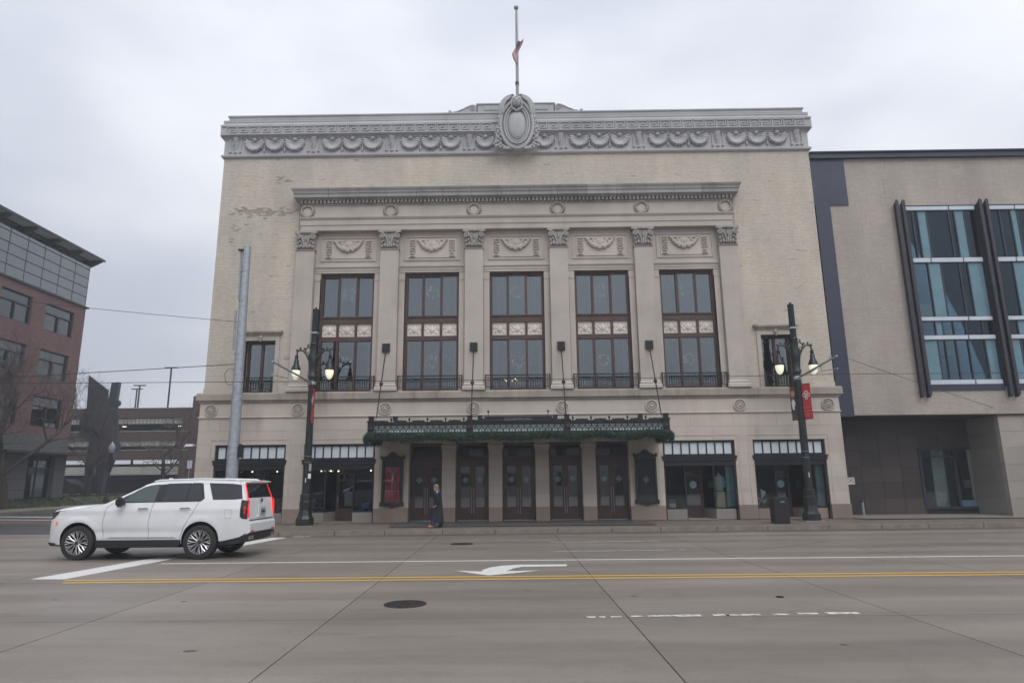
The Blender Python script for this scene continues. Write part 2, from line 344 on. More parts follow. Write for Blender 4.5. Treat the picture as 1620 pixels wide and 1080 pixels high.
line('yellow_line', 'line_yellow', -9.2, -15.0, 60, -15.0, .12); line('yellow_line', 'line_yellow', -9.0, -15.34, 60, -15.34, .12)
line('lane_line', 'line_white', -8.7, -12.3, 60, -12.25, .13)
line('lane_line', 'line_faint', .95, -10.35, 4.5, -10.2, .12); line('lane_line', 'line_faint', .95, -7.6, 4.4, -7.5, .12)
line('lane_line', 'line_faint', 15.2, -6.4, 19, -6.35, .12)
for a_, b_ in ((.94,1.06),(1.11,1.2),(1.28,1.43),(1.56,1.72),(1.8,2.2),(2.2,2.55),(2.72,2.95),(2.9,3.39),(3.57,3.8),(3.94,4.22),(4.33,4.8)):      # what traffic left of one dash
    y_ = -19.05+.033*(a_-.94)+random.uniform(-.02,.02); line('dash_fragment', 'line_worn', a_, y_, b_, y_+random.uniform(-.01,.02), random.uniform(.08,.13) if b_ < 4.5 else .13)
stripe('stop_line', 'line_white', [(-10.05,-14.8), (-9.3,-14.85), (-8.2,-4.9), (-8.75,-4.85)])
# left-turn arrow: shaft, bend and head
stripe('turn_arrow', 'line_white', [(-1.4,-14.04),(-.82,-14.22),(-.79,-13.92),(-.65,-13.54),(-.4,-13.27),(-.03,-13.12),(1.08,-13.13),(1.05,-13.45),(.06,-13.5),(-.15,-13.76),(-.27,-14.19),(.43,-14.13),(-.19,-14.55),(-.63,-14.82),(-.87,-14.6)])
line('crossing_line', 'line_faint', -8.1, -4.6, -7.5, -4.5, .25)
# wide crack repaired with tar, near the right edge
tar = MB().tube([(5.9,-20.95,.003),(6.2,-20.93,.004),(6.6,-20.9,.003),(7.2,-20.95,.004),(8,-20.9,.004)], [.006,.02,.028,.02,.02], 5)
tar.build('tar_seam', 'joint_dark', road)
# old patches, drips and a hairline crack or two
cr_ = random.Random(21)
for x0, y0, x1, y1 in ((6.4,-10.4,9.2,-8.2),):
    pts = [(x0+(x1-x0)*i/14+cr_.gauss(0,.05), y0+(y1-y0)*i/14+cr_.gauss(0,.05), .001) for i in range(15)]; MB().tube(pts, [.002+.003*cr_.random() for _ in pts], 4).build('crack', 'joint_dark', road)
for _ in range(22):
    x, y, r = cr_.uniform(-8,12), cr_.choice((-9.3,-17.2,-13.6,-21.0,-6.2))+cr_.gauss(0,.35), cr_.uniform(.012,.045)
    stripe('oil_drip', 'oil', [(x+r*cr_.uniform(.6,1.5)*math.cos(a)*1.5, y+r*cr_.uniform(.6,1.3)*math.sin(a)) for a in [2*PI*k_/9 for k_ in range(9)]], .0025)
# side street, rising to the left
def side_z(x): return .002 + .015*max(0, -15.5-x)
side = kind(sheet('side_street', 'asphalt', [[(-30,-2.2,.006),(-15.2,-2.2,.006),(-15.2,3,side_z(-15.2)),(-30,3,side_z(-30))], [(-30,3,side_z(-30)),(-15.2,3,side_z(-15.2)),(-15.2,38,side_z(-15.2)),(-30,38,side_z(-30))]]), 'structure')
def smark(name, m, x0, x1, y0, y1, dz=.005):
    return sheet(name, m, [[(x0,y0,side_z(x0)+dz),(x1,y0,side_z(x1)+dz),(x1,y1,side_z(x1)+dz),(x0,y1,side_z(x0)+dz)]], side)
smark('paver_crossing', 'crosswalk_paver', -29.8, -15.4, 3.1, 5.6); smark('crossing_line', 'line_white', -29.8, -15.4, 5.75, 6.05, .006); smark('crossing_line', 'line_faint', -29.8, -15.4, 2.6+.42, 3.08, .006)
smark('stop_line', 'line_white', -29.6, -24.2, 8.2, 8.75); smark('lane_line', 'line_faint', -24.3, -24.15, 9, 30)
smark('lane_line', 'line_faint', -29.4, -22, 13.5, 13.7); smark('lane_line', 'line_faint', -29.4, -22, 15.6, 15.8)
# sidewalk in front of the hall with kerb stones
def sw_z(y, yk): return .15 + .05*(y-yk)/(0-yk)
sw = kind(MB().add([(-15,kerb_y(-15)+.15,.15),(26,kerb_y(26)+.15,.15),(60,kerb_y(60)+.15,.15),(60,4.5,.2),(14,4.5,.2),(-15,4.5,.2)], [(0,1,2,3,4,5)]).build('sidewalk', 'paver'), 'structure')
sheet('entrance_paving', 'entrance_paving', [[(-5.1,-2.6,.183),(5.3,-2.6,.183),(5.3,.75,.215),(-5.1,.75,.215)]], sw)
sheet('building_strip', 'sidewalk_concrete', [[(14.2,-.7,.2),(30,-.7,.2),(30,3.0,.208),(14.2,3.0,.208)]], sw)
xk = -15.0; ci = 0; LK = [2.1,1.9,2.3,2.0,1.8]
while xk < 27:
    l = LK[ci % 5]; ci += 1; x1 = xk + l
    MB().prism([(xk+.012, kerb_y(xk)), (x1-.012, kerb_y(x1)), (x1-.012, kerb_y(x1)+.17), (xk+.012, kerb_y(xk)+.17)], 'z', -.02, .153+random.uniform(-.004,.004)).build('kerb_stone', 'kerb_stone', sw); xk = x1
MB().prism([(27, kerb_y(27)), (60, kerb_y(60)), (60, kerb_y(60)+.17), (27, kerb_y(27)+.17)], 'z', -.02, .153).build('kerb_run', 'kerb_stone', sw)
for k_ in range(18): block('kerb_stone', 'kerb_stone', sw, -15.18, -15.0, kerb_y(-15)+.02+k_*2.1, kerb_y(-15)+2.1+k_*2.1-.012, -.02, .155)
sheet('gutter', 'gutter_concrete', [[(-15,kerb_y(-15)-.75,.003),(60,kerb_y(60)-.75,.003),(60,kerb_y(60),.003),(-15,kerb_y(-15),.003)]], road)
# far side of the side street: kerb, walk, grass bank rising to the office
fk = kind(sheet('far_sidewalk', 'sidewalk_concrete', [[(-31.6,-3,.47),(-30.15,-3,.37),(-30.15,40,.37),(-31.6,40,.47)]]), 'structure')
for k_ in range(20): block('kerb_stone', 'kerb_stone', fk, -30.16, -30.0, -3+k_*2.1, -3+k_*2.1+2.085, 0, .38)
kind(sheet('lawn', 'lawn', [[(-33.2,-3,1.02),(-31.6,-3,.46),(-31.6,41.9,.46),(-33.2,41.9,1.02)], [(-75,-3,1.02),(-33.2,-3,1.02),(-33.2,41.9,1.02),(-75,41.9,1.02)]]), 'structure')
gb = MB()
for _ in range(9000):
    y = random.uniform(6, 40); x = -31.6-random.random()**.8*(1.6 if y < 20 else 6); z = .46+min(1.6, -31.6-x)*.35; h = random.uniform(.05, .14); a = random.uniform(0, PI)
    gb.add([(x-.03*math.cos(a), y-.03*math.sin(a), z-.02), (x+.03*math.cos(a), y+.03*math.sin(a), z-.02), (x+random.uniform(-.05,.05), y, z+h)], [(0,1,2)])
kind(tag(gb.build('grass', 'grass'), 'short green grass on the bank by the brick office', 'grass'), 'stuff')
def manhole(x, y, r, label):
    o = thing('manhole_cover', label, 'manhole cover', (x, y, .003))
    MB().lathe([(r,0),(r,.006),(r*.93,.008),(r*.93,.004),(r*.9,.004)], (0,0,0), 28).build('rim', 'cast_iron', o)
    b_ = MB().lathe([(r*.9,.001),(r*.9,.006),(0.001,.006)], (0,0,0), 28)
    for i in range(-5, 6):
        for j in range(-5, 6):
            if math.hypot(i, j) < 5.3: b_.box(i*r*.155-r*.05, i*r*.155+r*.05, j*r*.155-r*.05, j*r*.155+r*.05, .006, .011)
    b_.build('lid', 'cast_iron', o)
manhole(-1.80, -17.95, .335, 'round iron manhole cover in the near lane before the yellow lines')
manhole(-1.78, -7.9, .36, 'round iron manhole cover in the far lane near the kerb')
manhole(4.2, -17.6, .065, 'tiny round valve lid in the road beside the worn white dash')
manhole(-15.6, -2.9, .3, 'round iron manhole cover at the street corner beyond the car')

# ------------------------------------------------------------------ concert hall
hall = thing('concert_hall', 'cream brick and limestone concert hall with pilasters, carved parapet and iron canopy', 'building')
def part(name, m, b_, parent=hall, smooth=False, loc=None): return b_.build(name, m, parent, smooth, loc)
def wall_holes(x0, x1, z0, z1, holes, y0, y1):
    xs = sorted({x0, x1, *[v for h in holes for v in h[:2]]}); zs = sorted({z0, z1, *[v for h in holes for v in h[2:]]})
    xs = [x for x in xs if x0 <= x <= x1]; zs = [z for z in zs if z0 <= z <= z1]; b_ = MB()
    def solid(i, j):
        if i < 0 or j < 0 or i >= len(xs)-1 or j >= len(zs)-1: return False
        cx, cz = (xs[i]+xs[i+1])/2, (zs[j]+zs[j+1])/2
        return not any(h[0] < cx < h[1] and h[2] < cz < h[3] for h in holes)
    for i in range(len(xs)-1):
        for j in range(len(zs)-1):
            if not solid(i, j): continue
            a, b2, c_, d = xs[i], xs[i+1], zs[j], zs[j+1]
            for y in (y0, y1): b_.add([(a,y,c_),(b2,y,c_),(b2,y,d),(a,y,d)], [(0,1,2,3)])
            if not solid(i-1, j): b_.add([(a,y0,c_),(a,y1,c_),(a,y1,d),(a,y0,d)], [(0,1,2,3)])
            if not solid(i+1, j): b_.add([(b2,y0,c_),(b2,y1,c_),(b2,y1,d),(b2,y0,d)], [(0,1,2,3)])
            if not solid(i, j-1): b_.add([(a,y0,c_),(b2,y0,c_),(b2,y1,c_),(a,y1,c_)], [(0,1,2,3)])
            if not solid(i, j+1): b_.add([(a,y0,d),(b2,y0,d),(b2,y1,d),(a,y1,d)], [(0,1,2,3)])
    bm = bmesh.new(); me = bpy.data.meshes.new('w'); me.from_pydata(b_.v, [], b_.f); bm.from_mesh(me); bmesh.ops.remove_doubles(bm, verts=bm.verts, dist=1e-5)
    r = MB(); bm.verts.ensure_lookup_table(); r.v = [tuple(v.co) for v in bm.verts]; r.f = [tuple(v.index for v in f.verts) for f in bm.faces]; bm.free(); return r
BAYS = [-7.8, -3.9, 0, 3.9, 7.8]; PIL = [-9.75, -5.85, -1.95, 1.95, 5.85, 9.75]; SHOPS = [-11.7, -7.8, 7.8, 11.7]; DOORS = [-4.04, -2.02, 0, 2.02, 4.04]; SIDEW = [-11.6, 11.6]
part('brick_wall', 'cream_brick', wall_holes(-14, 14, 5.8, 17.4, [(-10.2, 10.2, 5.8, 14.9)] + [(x-.68, x+.68, 5.8, 8.18) for x in SIDEW], .10, .55))
part('stone_wall', 'limestone_upper', wall_holes(-10.2, 10.2, 5.8, 14.9, [(x-1.25, x+1.25, 5.8, 11.32) for x in BAYS], .12, .56))
# shell: sides, back, roof, floors
part('side_wall', 'cream_brick', MB().box(-14, -13.6, .55, 26, 0, 17.6)); part('side_wall', 'cream_brick', MB().box(13.6, 14, .55, 26, 0, 17.6)); part('rear_wall', 'cream_brick', MB().box(-13.6, 13.6, 25.6, 26, 0, 17.6))
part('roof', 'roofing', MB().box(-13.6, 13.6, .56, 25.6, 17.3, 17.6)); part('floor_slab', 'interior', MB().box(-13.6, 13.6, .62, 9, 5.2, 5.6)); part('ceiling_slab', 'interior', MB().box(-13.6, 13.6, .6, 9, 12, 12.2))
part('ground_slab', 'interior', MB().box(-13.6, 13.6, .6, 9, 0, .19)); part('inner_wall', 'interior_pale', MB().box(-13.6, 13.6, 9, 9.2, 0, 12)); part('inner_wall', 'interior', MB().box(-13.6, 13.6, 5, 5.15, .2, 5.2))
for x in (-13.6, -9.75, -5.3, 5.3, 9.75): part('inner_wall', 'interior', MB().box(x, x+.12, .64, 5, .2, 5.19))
# ground floor ashlar: every block, joints recessed
holes = [(x-1.555, x+1.555) for x in SHOPS] + [(x-.72, x+.72) for x in DOORS]; holes.sort()
mort = MB()
def course(z0, z1, holes, m, yf, ye, maxlen, j, name, hw=14.06):
    xs = -hw; ints = []
    for a, b2 in holes: ints.append((xs, a)); xs = b2
    ints.append((xs, hw))
    for a, b2 in ints:
        if b2-a < .05: continue
        mort.box(a+.01, b2-.01, yf+.015, ye-.01, z0, z1)
        n = max(1, math.ceil((b2-a)/maxlen)); wd = (b2-a)/n
        cuts = [a] + [a+wd*(k+ (.5 if (j % 2 and n > 2) else 0)) for k in range(1 - (1 if (j % 2 and n > 2) else 0), n)] + [b2]
        for p, q in zip(cuts, cuts[1:]):
            jx0 = 0 if p == a else .004; jx1 = 0 if q == b2 else .004
            block(name, m, hall, p+jx0, q-jx1, yf+random.uniform(0,.003), ye, z0+.0035, z1-.0035)
course(.19, .78, holes, 'granite_base', -.03, .6, 1.8, 0, 'base_stone', 14.09)
for j, (a, b2) in enumerate(zip([.78,1.33,1.88,2.43,2.97],[1.33,1.88,2.43,2.97,3.52])): course(a, b2, holes, 'limestone', 0, .6, 1.6, j, 'ashlar_block')
course(3.52, 4.12, [], 'limestone', 0, .6, 1.9, 0, 'ashlar_block'); course(4.12, 4.70, [], 'limestone', 0, .6, 1.9, 1, 'ashlar_block')
part('mortar_core', 'mortar', mort)
for x in SHOPS:   # raised flat surround of each shop opening
    b_ = MB()
    for a, c_, d, e in ((-1.78,-1.70,.8,3.72), (1.70,1.78,.8,3.72), (-1.78,1.78,3.72,3.76)): b_.box(x+a, x+c_, -.012, .05, d, e)
    part('shop_surround', 'limestone', b_)
part('belt_frieze', 'limestone', MB().box(-14.06, 14.06, -.005, .6, 4.72, 5.36))
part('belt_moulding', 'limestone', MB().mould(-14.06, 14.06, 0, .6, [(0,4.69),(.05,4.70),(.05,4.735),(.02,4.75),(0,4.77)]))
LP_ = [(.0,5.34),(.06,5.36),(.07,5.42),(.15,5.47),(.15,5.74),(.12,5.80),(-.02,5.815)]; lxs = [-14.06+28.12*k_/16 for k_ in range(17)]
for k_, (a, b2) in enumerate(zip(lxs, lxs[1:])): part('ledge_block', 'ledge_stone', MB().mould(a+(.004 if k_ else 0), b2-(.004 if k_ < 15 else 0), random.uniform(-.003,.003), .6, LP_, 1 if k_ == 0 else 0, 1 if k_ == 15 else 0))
for i, x in enumerate([-13.55,-9.7,-5.85,-1.95,1.95,5.85,9.7,13.55]):     # rosettes
    if i == 0:
        b_ = MB(); b_.lathe([(.28,-.0),(.28,-.06),(.24,-.07),(.225,-.01),(.2,-.005),(.001,-.005)], (0,0,0), 24, 'y')
        for k_ in range(12):
            a = k_*PI/6; b_.tube([(.05*math.cos(a), -.03, .05*math.sin(a)), (.15*math.cos(a), -.045, .15*math.sin(a)), (.2*math.cos(a), -.03, .2*math.sin(a))], [.012,.026,.012], 5)
        b_.blob((0,-.03,0), (.06,.045,.06), 8, 5); ros = part('rosette', 'limestone', b_, hall, True, (x, -.004, 5.03))
    else: dup(ros, hall, (x, -.004, 5.03))
# base course over the ledge between pilasters and under brick
for xa, xb in ((-14,-12.55),(-10.65,-10.2),(10.2,10.65),(12.55,14)): part('wall_plinth', 'limestone', MB().box(xa, xb, .03, .3, 5.815, 6.02))

# repaired brickwork: odd darker bricks set a hair proud
rpb = random.Random(12); seen = set()
for zc, xa, xb, cnt in ((14.35,-13.6,-10.4,62), (14.35,-12.6,-11.2,22), (15.95,-11.6,-11.0,9), (13.5,-13.6,-12.9,6), (12.9,-13.9,-13.5,5)):
    for _ in range(cnt):
        r = round((rpb.gauss(zc, .11))/.072); k_ = int(rpb.uniform(xa, xb)/.215)
        if (r, k_) in seen: continue
        seen.add((r, k_)); x = k_*.215+(.1075 if r % 2 else 0); block('patch_brick', 'patch_brick', hall, x+.006, x+.209, .096, .2, r*.072+.006, r*.072+.066)
# central bays: windows
def relief(b_, cx, cz, wd, ht, y=0, seed=0):
    rr = random.Random(seed); n = 7
    for i in range(n):
        t = -1+2*i/(n-1); b_.blob((cx+t*wd*.40, y, cz+ht*(.22*math.cos(t*5)+rr.uniform(-.05,.05))), (wd*.075, .035, ht*.14), 6, 4)
        b_.blob((cx+t*wd*.34, y, cz-ht*(.24*math.cos(t*3))), (wd*.06, .03, ht*.11), 6, 4)
    b_.blob((cx, y-.01, cz), (wd*.12, .05, ht*.26), 8, 5)
def make_window():
    f = MB()
    f.box(-1.25,-1.13,-.04,.12,5.82,11.32).box(1.13,1.25,-.04,.12,5.82,11.32).box(-1.13,1.13,-.04,.12,11.18,11.32).box(-1.13,1.13,-.04,.12,5.82,5.95)
    f.box(-1.13,1.13,-.06,.12,8.16,8.36).box(-1.13,1.13,-.05,.12,8.98,9.24).box(-1.13,1.13,-.1,.1,9.24,9.30)
    w_ = f.build('window', 'wood', hall)
    for z0, z1 in ((5.95,8.16),(8.36,8.98),(9.30,11.18)):
        for x in (-.42, .42): MB().box(x-.055, x+.055, -.035, .11, z0, z1).box(x-.02, x+.02, -.05, -.03, z0, z1).build('mullion', 'wood', w_)
    for z0, z1 in ((5.95,8.16),(9.30,11.18)):
        for a, b2 in ((-1.13,-.475),(-.365,.365),(.475,1.13)): MB().box(a, b2, .03, .04, z0, z1).build('pane', 'pane', w_)
    for i, (a, b2) in enumerate(((-1.13,-.475),(-.365,.365),(.475,1.13))):
        p = MB().box(a, b2, .03, .1, 8.36, 8.98); relief(p, (a+b2)/2, 8.67, b2-a, .62, .03, i); p.build('relief_panel', 'relief_cream', w_, True)
    for z0, z1, ys, xa, xb in ((9.25, 11.25, .35, -1.2, -.42), (9.25, 11.25, .36, -.42, .42), (9.25, 11.25, .35, .42, 1.2)):
        c_ = MB(); n = 22; pts = [(xa+(xb-xa)*i/n, ys+.008*math.sin(i*1.9)+.006*math.sin(i*.7)) for i in range(n+1)]
        c_.add([(x, y, z) for x, y in pts for z in (z0, z1)], [(2*i, 2*i+2, 2*i+3, 2*i+1) for i in range(n)])
        c_.build('curtain', 'curtain', w_)
    c2 = MB(); 
    for s in (-1, 1):
        n = 10; pts = [(s*(1.22-.33*i/n), .4+.04*math.sin(i*1.9)) for i in range(n+1)]
        c2.add([(x, y, z) for x, y in pts for z in (5.7, 8.3)], [(2*i, 2*i+2, 2*i+3, 2*i+1) for i in range(n)])
    c2.build('curtain', 'curtain', w_)
    return w_
win = make_window(); win.location = (BAYS[0], .36, 0)
for x in BAYS[1:]: dup(win, hall, (x, .36, 0))
for o in [c for w_ in hall.children if w_.name.startswith('window') for c in w_.children if c.name.startswith('pane')]:      # old panes never sit quite true
    o.rotation_euler = (random.uniform(-.004,.004), 0, 0)
def railing(xc, hw):
    b_ = MB(); y0, y1 = -.10, .1
    b_.box(-hw, hw, y0-.02, y0+.02, 6.44, 6.48).box(-hw, hw, y0-.012, y0+.012, 5.93, 5.955).box(-hw, hw, y0-.012, y0+.012, 6.33, 6.35)
    for s in (-1, 1): b_.box(s*hw-.025, s*hw+.025, y0-.025, y0+.025, 5.815, 6.5); b_.box(s*hw-.012, s*hw+.012, y0, y1, 6.44, 6.47); b_.box(s*hw-.012, s*hw+.012, y0, y1, 5.93, 5.95)
    n = int(hw*2/.105)
    for i in range(1, n): x = -hw+2*hw*i/n; b_.box(x-.009, x+.009, y0-.009, y0+.009, 5.94, 6.44)
    return b_.build('railing', 'iron', hall, False, (xc, 0, 0))
for x in BAYS: railing(x, 1.42)
for x in SIDEW: railing(x, .66)
for x in SIDEW:     # side windows with hooded surround
    f = MB().box(-.68,-.58,0,.12,5.82,8.18).box(.58,.68,0,.12,5.82,8.18).box(-.58,.58,0,.12,8.06,8.18).box(-.58,.58,0,.12,5.82,5.93).box(-.06,.06,-.02,.12,5.93,8.06)
    w_ = f.build('window', 'wood', hall, False, (x, .36, 0))
    for a, b2 in ((-.58,-.06),(.06,.58)): MB().box(a, b2, .04, .05, 5.93, 8.06).build('pane', 'pane', w_)
    s = MB().box(x-.86, x-.68, .04, .3, 5.815, 8.36).box(x+.68, x+.86, .04, .3, 5.815, 8.36).box(x-.68, x+.68, .04, .3, 8.18, 8.36)
    part('window_surround', 'limestone', s)
    part('hood', 'ledge_stone', MB().mould(x-.84, x+.84, .05, .2, [(.0,8.36),(.02,8.40),(.10,8.50),(.15,8.54),(.15,8.62),(.12,8.66),(-.04,8.68)]))
    kb = MB().blob((0,0,0), (.1,.09,.13), 8, 6).blob((0,-.03,-.12), (.06,.06,.08), 6, 4); part('keystone', 'ledge_stone', kb, hall, True, (x, .02, 8.30))
# pilasters
def make_pilaster():
    p = MB().box(-.42,.42,-.12,.2,6.12,12.38).build('pilaster', 'limestone_upper', hall)
    MB().mould(-.42, .42, -.12, .2, [(.09,5.81),(.09,5.93),(.07,5.98),(.03,6.02),(.06,6.05),(.03,6.09),(0,6.13)]).build('pilaster_base', 'limestone_upper', p)
    c_ = MB().mould(-.42, .42, -.12, .2, [(.0,12.36),(.035,12.38),(.035,12.42),(0,12.44)])
    c_.prism([(-.41,12.44),(.41,12.44),(.43,13.2),(-.43,13.2)], 'y', -.13, .2)
    c_.prism([(-.52,13.2),(-.1,13.22),(.1,13.22),(.52,13.2),(.52,13.32),(-.52,13.32)], 'y', -.2, .2)
    for s in (-1, 1):      # scrolled horns curling out under the abacus
        pts = [(s*(.37+.155*math.exp(-a*.12)*math.cos(a+1.2)), -.22, 13.02+.155*math.exp(-a*.12)*math.sin(a+1.2)) for a in [k_*.45 for k_ in range(26)]]
        c_.tube(pts, [.042*(1-k_/40) for k_ in range(26)], 6); c_.blob((s*.37,-.22,13.02), .05, 6, 4)
        c_.tube([(s*.06,-.17,12.5),(s*.1,-.18,12.75),(s*.2,-.19,13.0),(s*.28,-.19,13.15)], [.03,.035,.035,.03], 6)
        for z, x, r in ((12.52,.34,.07),(12.56,.22,.08),(12.7,.36,.065),(12.78,.26,.06),(12.52,.1,.06)): c_.blob((s*x,-.15,z), (r*.85,.11,r*1.3), 6, 5)
    c_.blob((0,-.16,12.62), (.055,.07,.17), 6, 5).blob((0,-.17,12.95), (.045,.06,.16), 6, 5).blob((0,-.2,13.24), (.08,.07,.08), 7, 5)
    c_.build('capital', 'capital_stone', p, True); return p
pil = make_pilaster(); pil.location = (PIL[0], 0, 0)
for x in PIL[1:]: dup(pil, hall, (x, 0, 0))
# lintel band, jamb strips and carved panels over each window
sw_panel = None
for x in BAYS:
    part('lintel', 'limestone_upper', MB().mould(x-1.47, x+1.47, .13, .2, [(0,11.32),(.03,11.33),(.03,11.42),(.05,11.44),(.05,11.52),(.1,11.60),(.1,11.66),(0,11.70)]))
    [part('jamb', 'limestone_upper', MB().box(xa, xa+.25, .08, .3, 5.815, 10.95).box(xa, xa+.25, .06, .3, 10.95, 11.05)) for xa in (x-1.5, x+1.25)]
    if sw_panel is None:
        b_ = MB()
        for a, c_, d, e in ((-1.3,1.3,13.02,13.06),(-1.3,1.3,11.9,11.94),(-1.3,-1.26,11.94,13.02),(1.26,1.3,11.94,13.02)): b_.box(a, c_, .08, .14, d, e)
        sw_panel = b_.build('panel_frame', 'limestone_upper', hall, False, (x, 0, 0))
        r_ = MB().box(-1.12, 1.12, .09, .14, 12.03, 12.96)
        for i in range(23):
            t_ = -1+2*i/22; sg = .30+.42*(1-t_*t_); xx, zz = t_*.66, 12.92-sg*1.02+.25; rr = .055+.04*(1-t_*t_)
            for q in range(2): r_.blob((xx+random.uniform(-.03,.03), .06, zz+random.uniform(-.05,.05)), (rr, .10, rr), 6, 4)
        for a in range(7): r_.blob((-.66+a*.22, .08, 12.88), (.05,.035,.04), 5, 4)
        r_.lathe([(.155,.05),(.16,.02),(.13,.0),(.001,-.0)], (0, .06, 12.72), 16, 'y')
        for s in (-1, 1):
            r_.tube([(s*(.42+.12*math.cos(a)*math.exp(-a*.1)), .06, 12.78+.12*math.sin(a)*math.exp(-a*.1)) for a in [k_*.5 for k_ in range(14)]], .025, 5)
            for z in (12.86,12.74,12.62,12.50,12.36,12.24,12.12): 
                for q in range(3): r_.blob((s*.92+(q-1)*.09*(1 if z > 12.3 else .6)+random.uniform(-.02,.02), .075, z+random.uniform(-.02,.02)), (.05,.075,.045), 5, 4)
            r_.box(s*.92-.13, s*.92+.13, .05, .1, 12.42, 12.44).box(s*.92-.13, s*.92+.13, .05, .1, 12.07, 12.085)
        r_.build('swag_relief', 'relief_cream' if False else 'limestone', sw_panel, True)
    else: dup(sw_panel, hall, (x, 0, 0))
# entablature
part('architrave', 'limestone_upper', MB().mould(-10.0, 10.0, -.13, .2, [(0,13.325),(.02,13.33),(.02,13.58),(.05,13.59),(.05,13.83),(.09,13.88),(.12,13.94),(.12,13.97),(0,13.985)]))
part('frieze', 'limestone_upper', MB().box(-10.0, 10.0, -.12, .2, 13.98, 14.62))
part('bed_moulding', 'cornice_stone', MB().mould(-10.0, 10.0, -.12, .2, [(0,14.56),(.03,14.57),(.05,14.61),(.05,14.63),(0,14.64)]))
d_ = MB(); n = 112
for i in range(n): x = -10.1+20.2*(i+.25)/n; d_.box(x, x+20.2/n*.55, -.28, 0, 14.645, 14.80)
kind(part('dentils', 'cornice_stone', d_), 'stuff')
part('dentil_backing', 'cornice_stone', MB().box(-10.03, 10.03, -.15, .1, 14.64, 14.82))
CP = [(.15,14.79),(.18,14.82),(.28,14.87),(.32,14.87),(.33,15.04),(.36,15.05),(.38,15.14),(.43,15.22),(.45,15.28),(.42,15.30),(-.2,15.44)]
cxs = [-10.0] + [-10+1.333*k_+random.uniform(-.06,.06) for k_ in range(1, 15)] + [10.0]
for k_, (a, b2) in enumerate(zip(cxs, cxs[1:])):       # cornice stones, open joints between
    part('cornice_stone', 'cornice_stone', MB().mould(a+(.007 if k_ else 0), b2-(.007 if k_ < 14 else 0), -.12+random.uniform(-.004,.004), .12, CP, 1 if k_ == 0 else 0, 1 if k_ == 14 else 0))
wr = None
for x in PIL:
    if wr is None:
        b_ = MB()
        for i in range(18):
            a = 2*PI*i/18; b_.blob((.27*math.cos(a), -.02, .27*math.sin(a)), (.055,.10,.055), 6, 4); b_.blob((.34*math.cos(a+.17), -.0, .34*math.sin(a+.17)), (.035,.07,.035), 5, 4)
        b_.lathe([(.19,.02),(.19,-.005),(.001,-.005)], (0,0,0), 16, 'y'); wr = part('carved_wreath', 'limestone', b_, hall, True, (x, -.13, 14.28))
    else: dup(wr, hall, (x, -.13, 14.28))
# parapet
part('parapet_moulding', 'terracotta', MB().mould(-14, 14, .10, .5, [(.0,17.14),(.08,17.17),(.12,17.22),(.12,17.30),(.04,17.34),(.0,17.36)]))
part('parapet_frieze', 'terracotta', MB().box(-14.02, 14.02, .06, .5, 17.34, 18.28))
part('parapet_band', 'terracotta', MB().mould(-14, 14, .10, .5, [(.03,18.10),(.06,18.12),(.08,18.17),(.18,18.24),(.20,18.24),(.20,18.76),(.22,18.77),(.22,18.82),(.14,18.88),(.10,18.98),(.12,19.0),(.12,19.10),(.06,19.14),(-.35,19.16)]))
part('parapet_coping', 'terracotta', MB().mould(-13.85, 13.85, .10, .5, [(.05,19.16),(.05,19.30),(.1,19.32),(.1,19.38),(-.3,19.42)]))
mn = None; n = 52; pitch = 27.8/n
for i in range(n):      # meander, one unit at a time
    x = -13.9+pitch*(i+.5)
    if abs(x-.08) < 1.0: continue
    if mn is None:
        b_ = MB(); h = pitch/2; t_ = .045
        if True:
            for a, c_, d, e in ((-h,h*.8,.16,.16+t_),(h*.8-t_,h*.8,-.10,.16),(-h*.45,h*.8-t_,-.10,-.10+t_),(-h*.45,-h*.45+t_,-.10+t_,.06),(-h*.45+t_,h*.3,.06-t_,.06),(-h,-h+t_,-.2,.16),(-h+t_,h,-.2,-.2+t_)): b_.box(a+.004, c_-.004, -.055, .02, d*1.12, e*1.12+.004)
        mn = part('meander', 'terracotta', b_, hall, False, (x, -.10, 18.51)); 
    else: dup(mn, hall, (x, -.10, 18.51))
fil = MB()
for z in (18.285, 18.735): fil.box(-14.15, 14.15, -.15, -.05, z-.012, z+.012)
part('band_fillet', 'terracotta', fil)
def swag_mesh():
    b_ = MB()
    for i in range(13):          # lobed leaves fanned into a U
        a = math.radians(-196+212*i/12); c_, d_ = math.cos(a), math.sin(a); r1 = .40+.02*(i % 2)
        b_.tube([(.15*c_,-.02,.06+.15*d_), (.24*c_,-.09,.06+.24*d_), (.34*c_,-.10,.06+.34*d_), (r1*c_,-.05,.06+r1*d_)], [.03,.062,.075,.03], 7)
        b_.blob((.19*math.cos(a+.14), -.06, .06+.19*math.sin(a+.14)), (.035,.05,.035), 5, 4)
    b_.tube([(.16*math.cos(t_), -.03, .07+.15*math.sin(t_)) for t_ in [PI+PI*k_/10 for k_ in range(11)]], .035, 6)
    b_.blob((0,-.05,.24), (.10,.09,.09), 7, 5).blob((0,-.04,.36), (.16,.05,.03), 7, 4)
    for s in (-1,1): b_.blob((s*.2,-.03,.30), (.11,.06,.045), 6, 4); b_.blob((s*.38,-.03,.30), (.05,.06,.05), 6, 4)
    return b_.mesh('swag', 'terracotta', True)
def drop_mesh():
    b_ = MB()
    for z, r in ((.3,.05),(.2,.04),(.08,.035),(-.04,.04),(-.15,.045),(-.27,.06),(-.34,.05)): b_.blob((0,-.01,z), (r*1.3, .10, r*1.4), 6, 4)
    return b_.mesh('drop', 'terracotta', True)
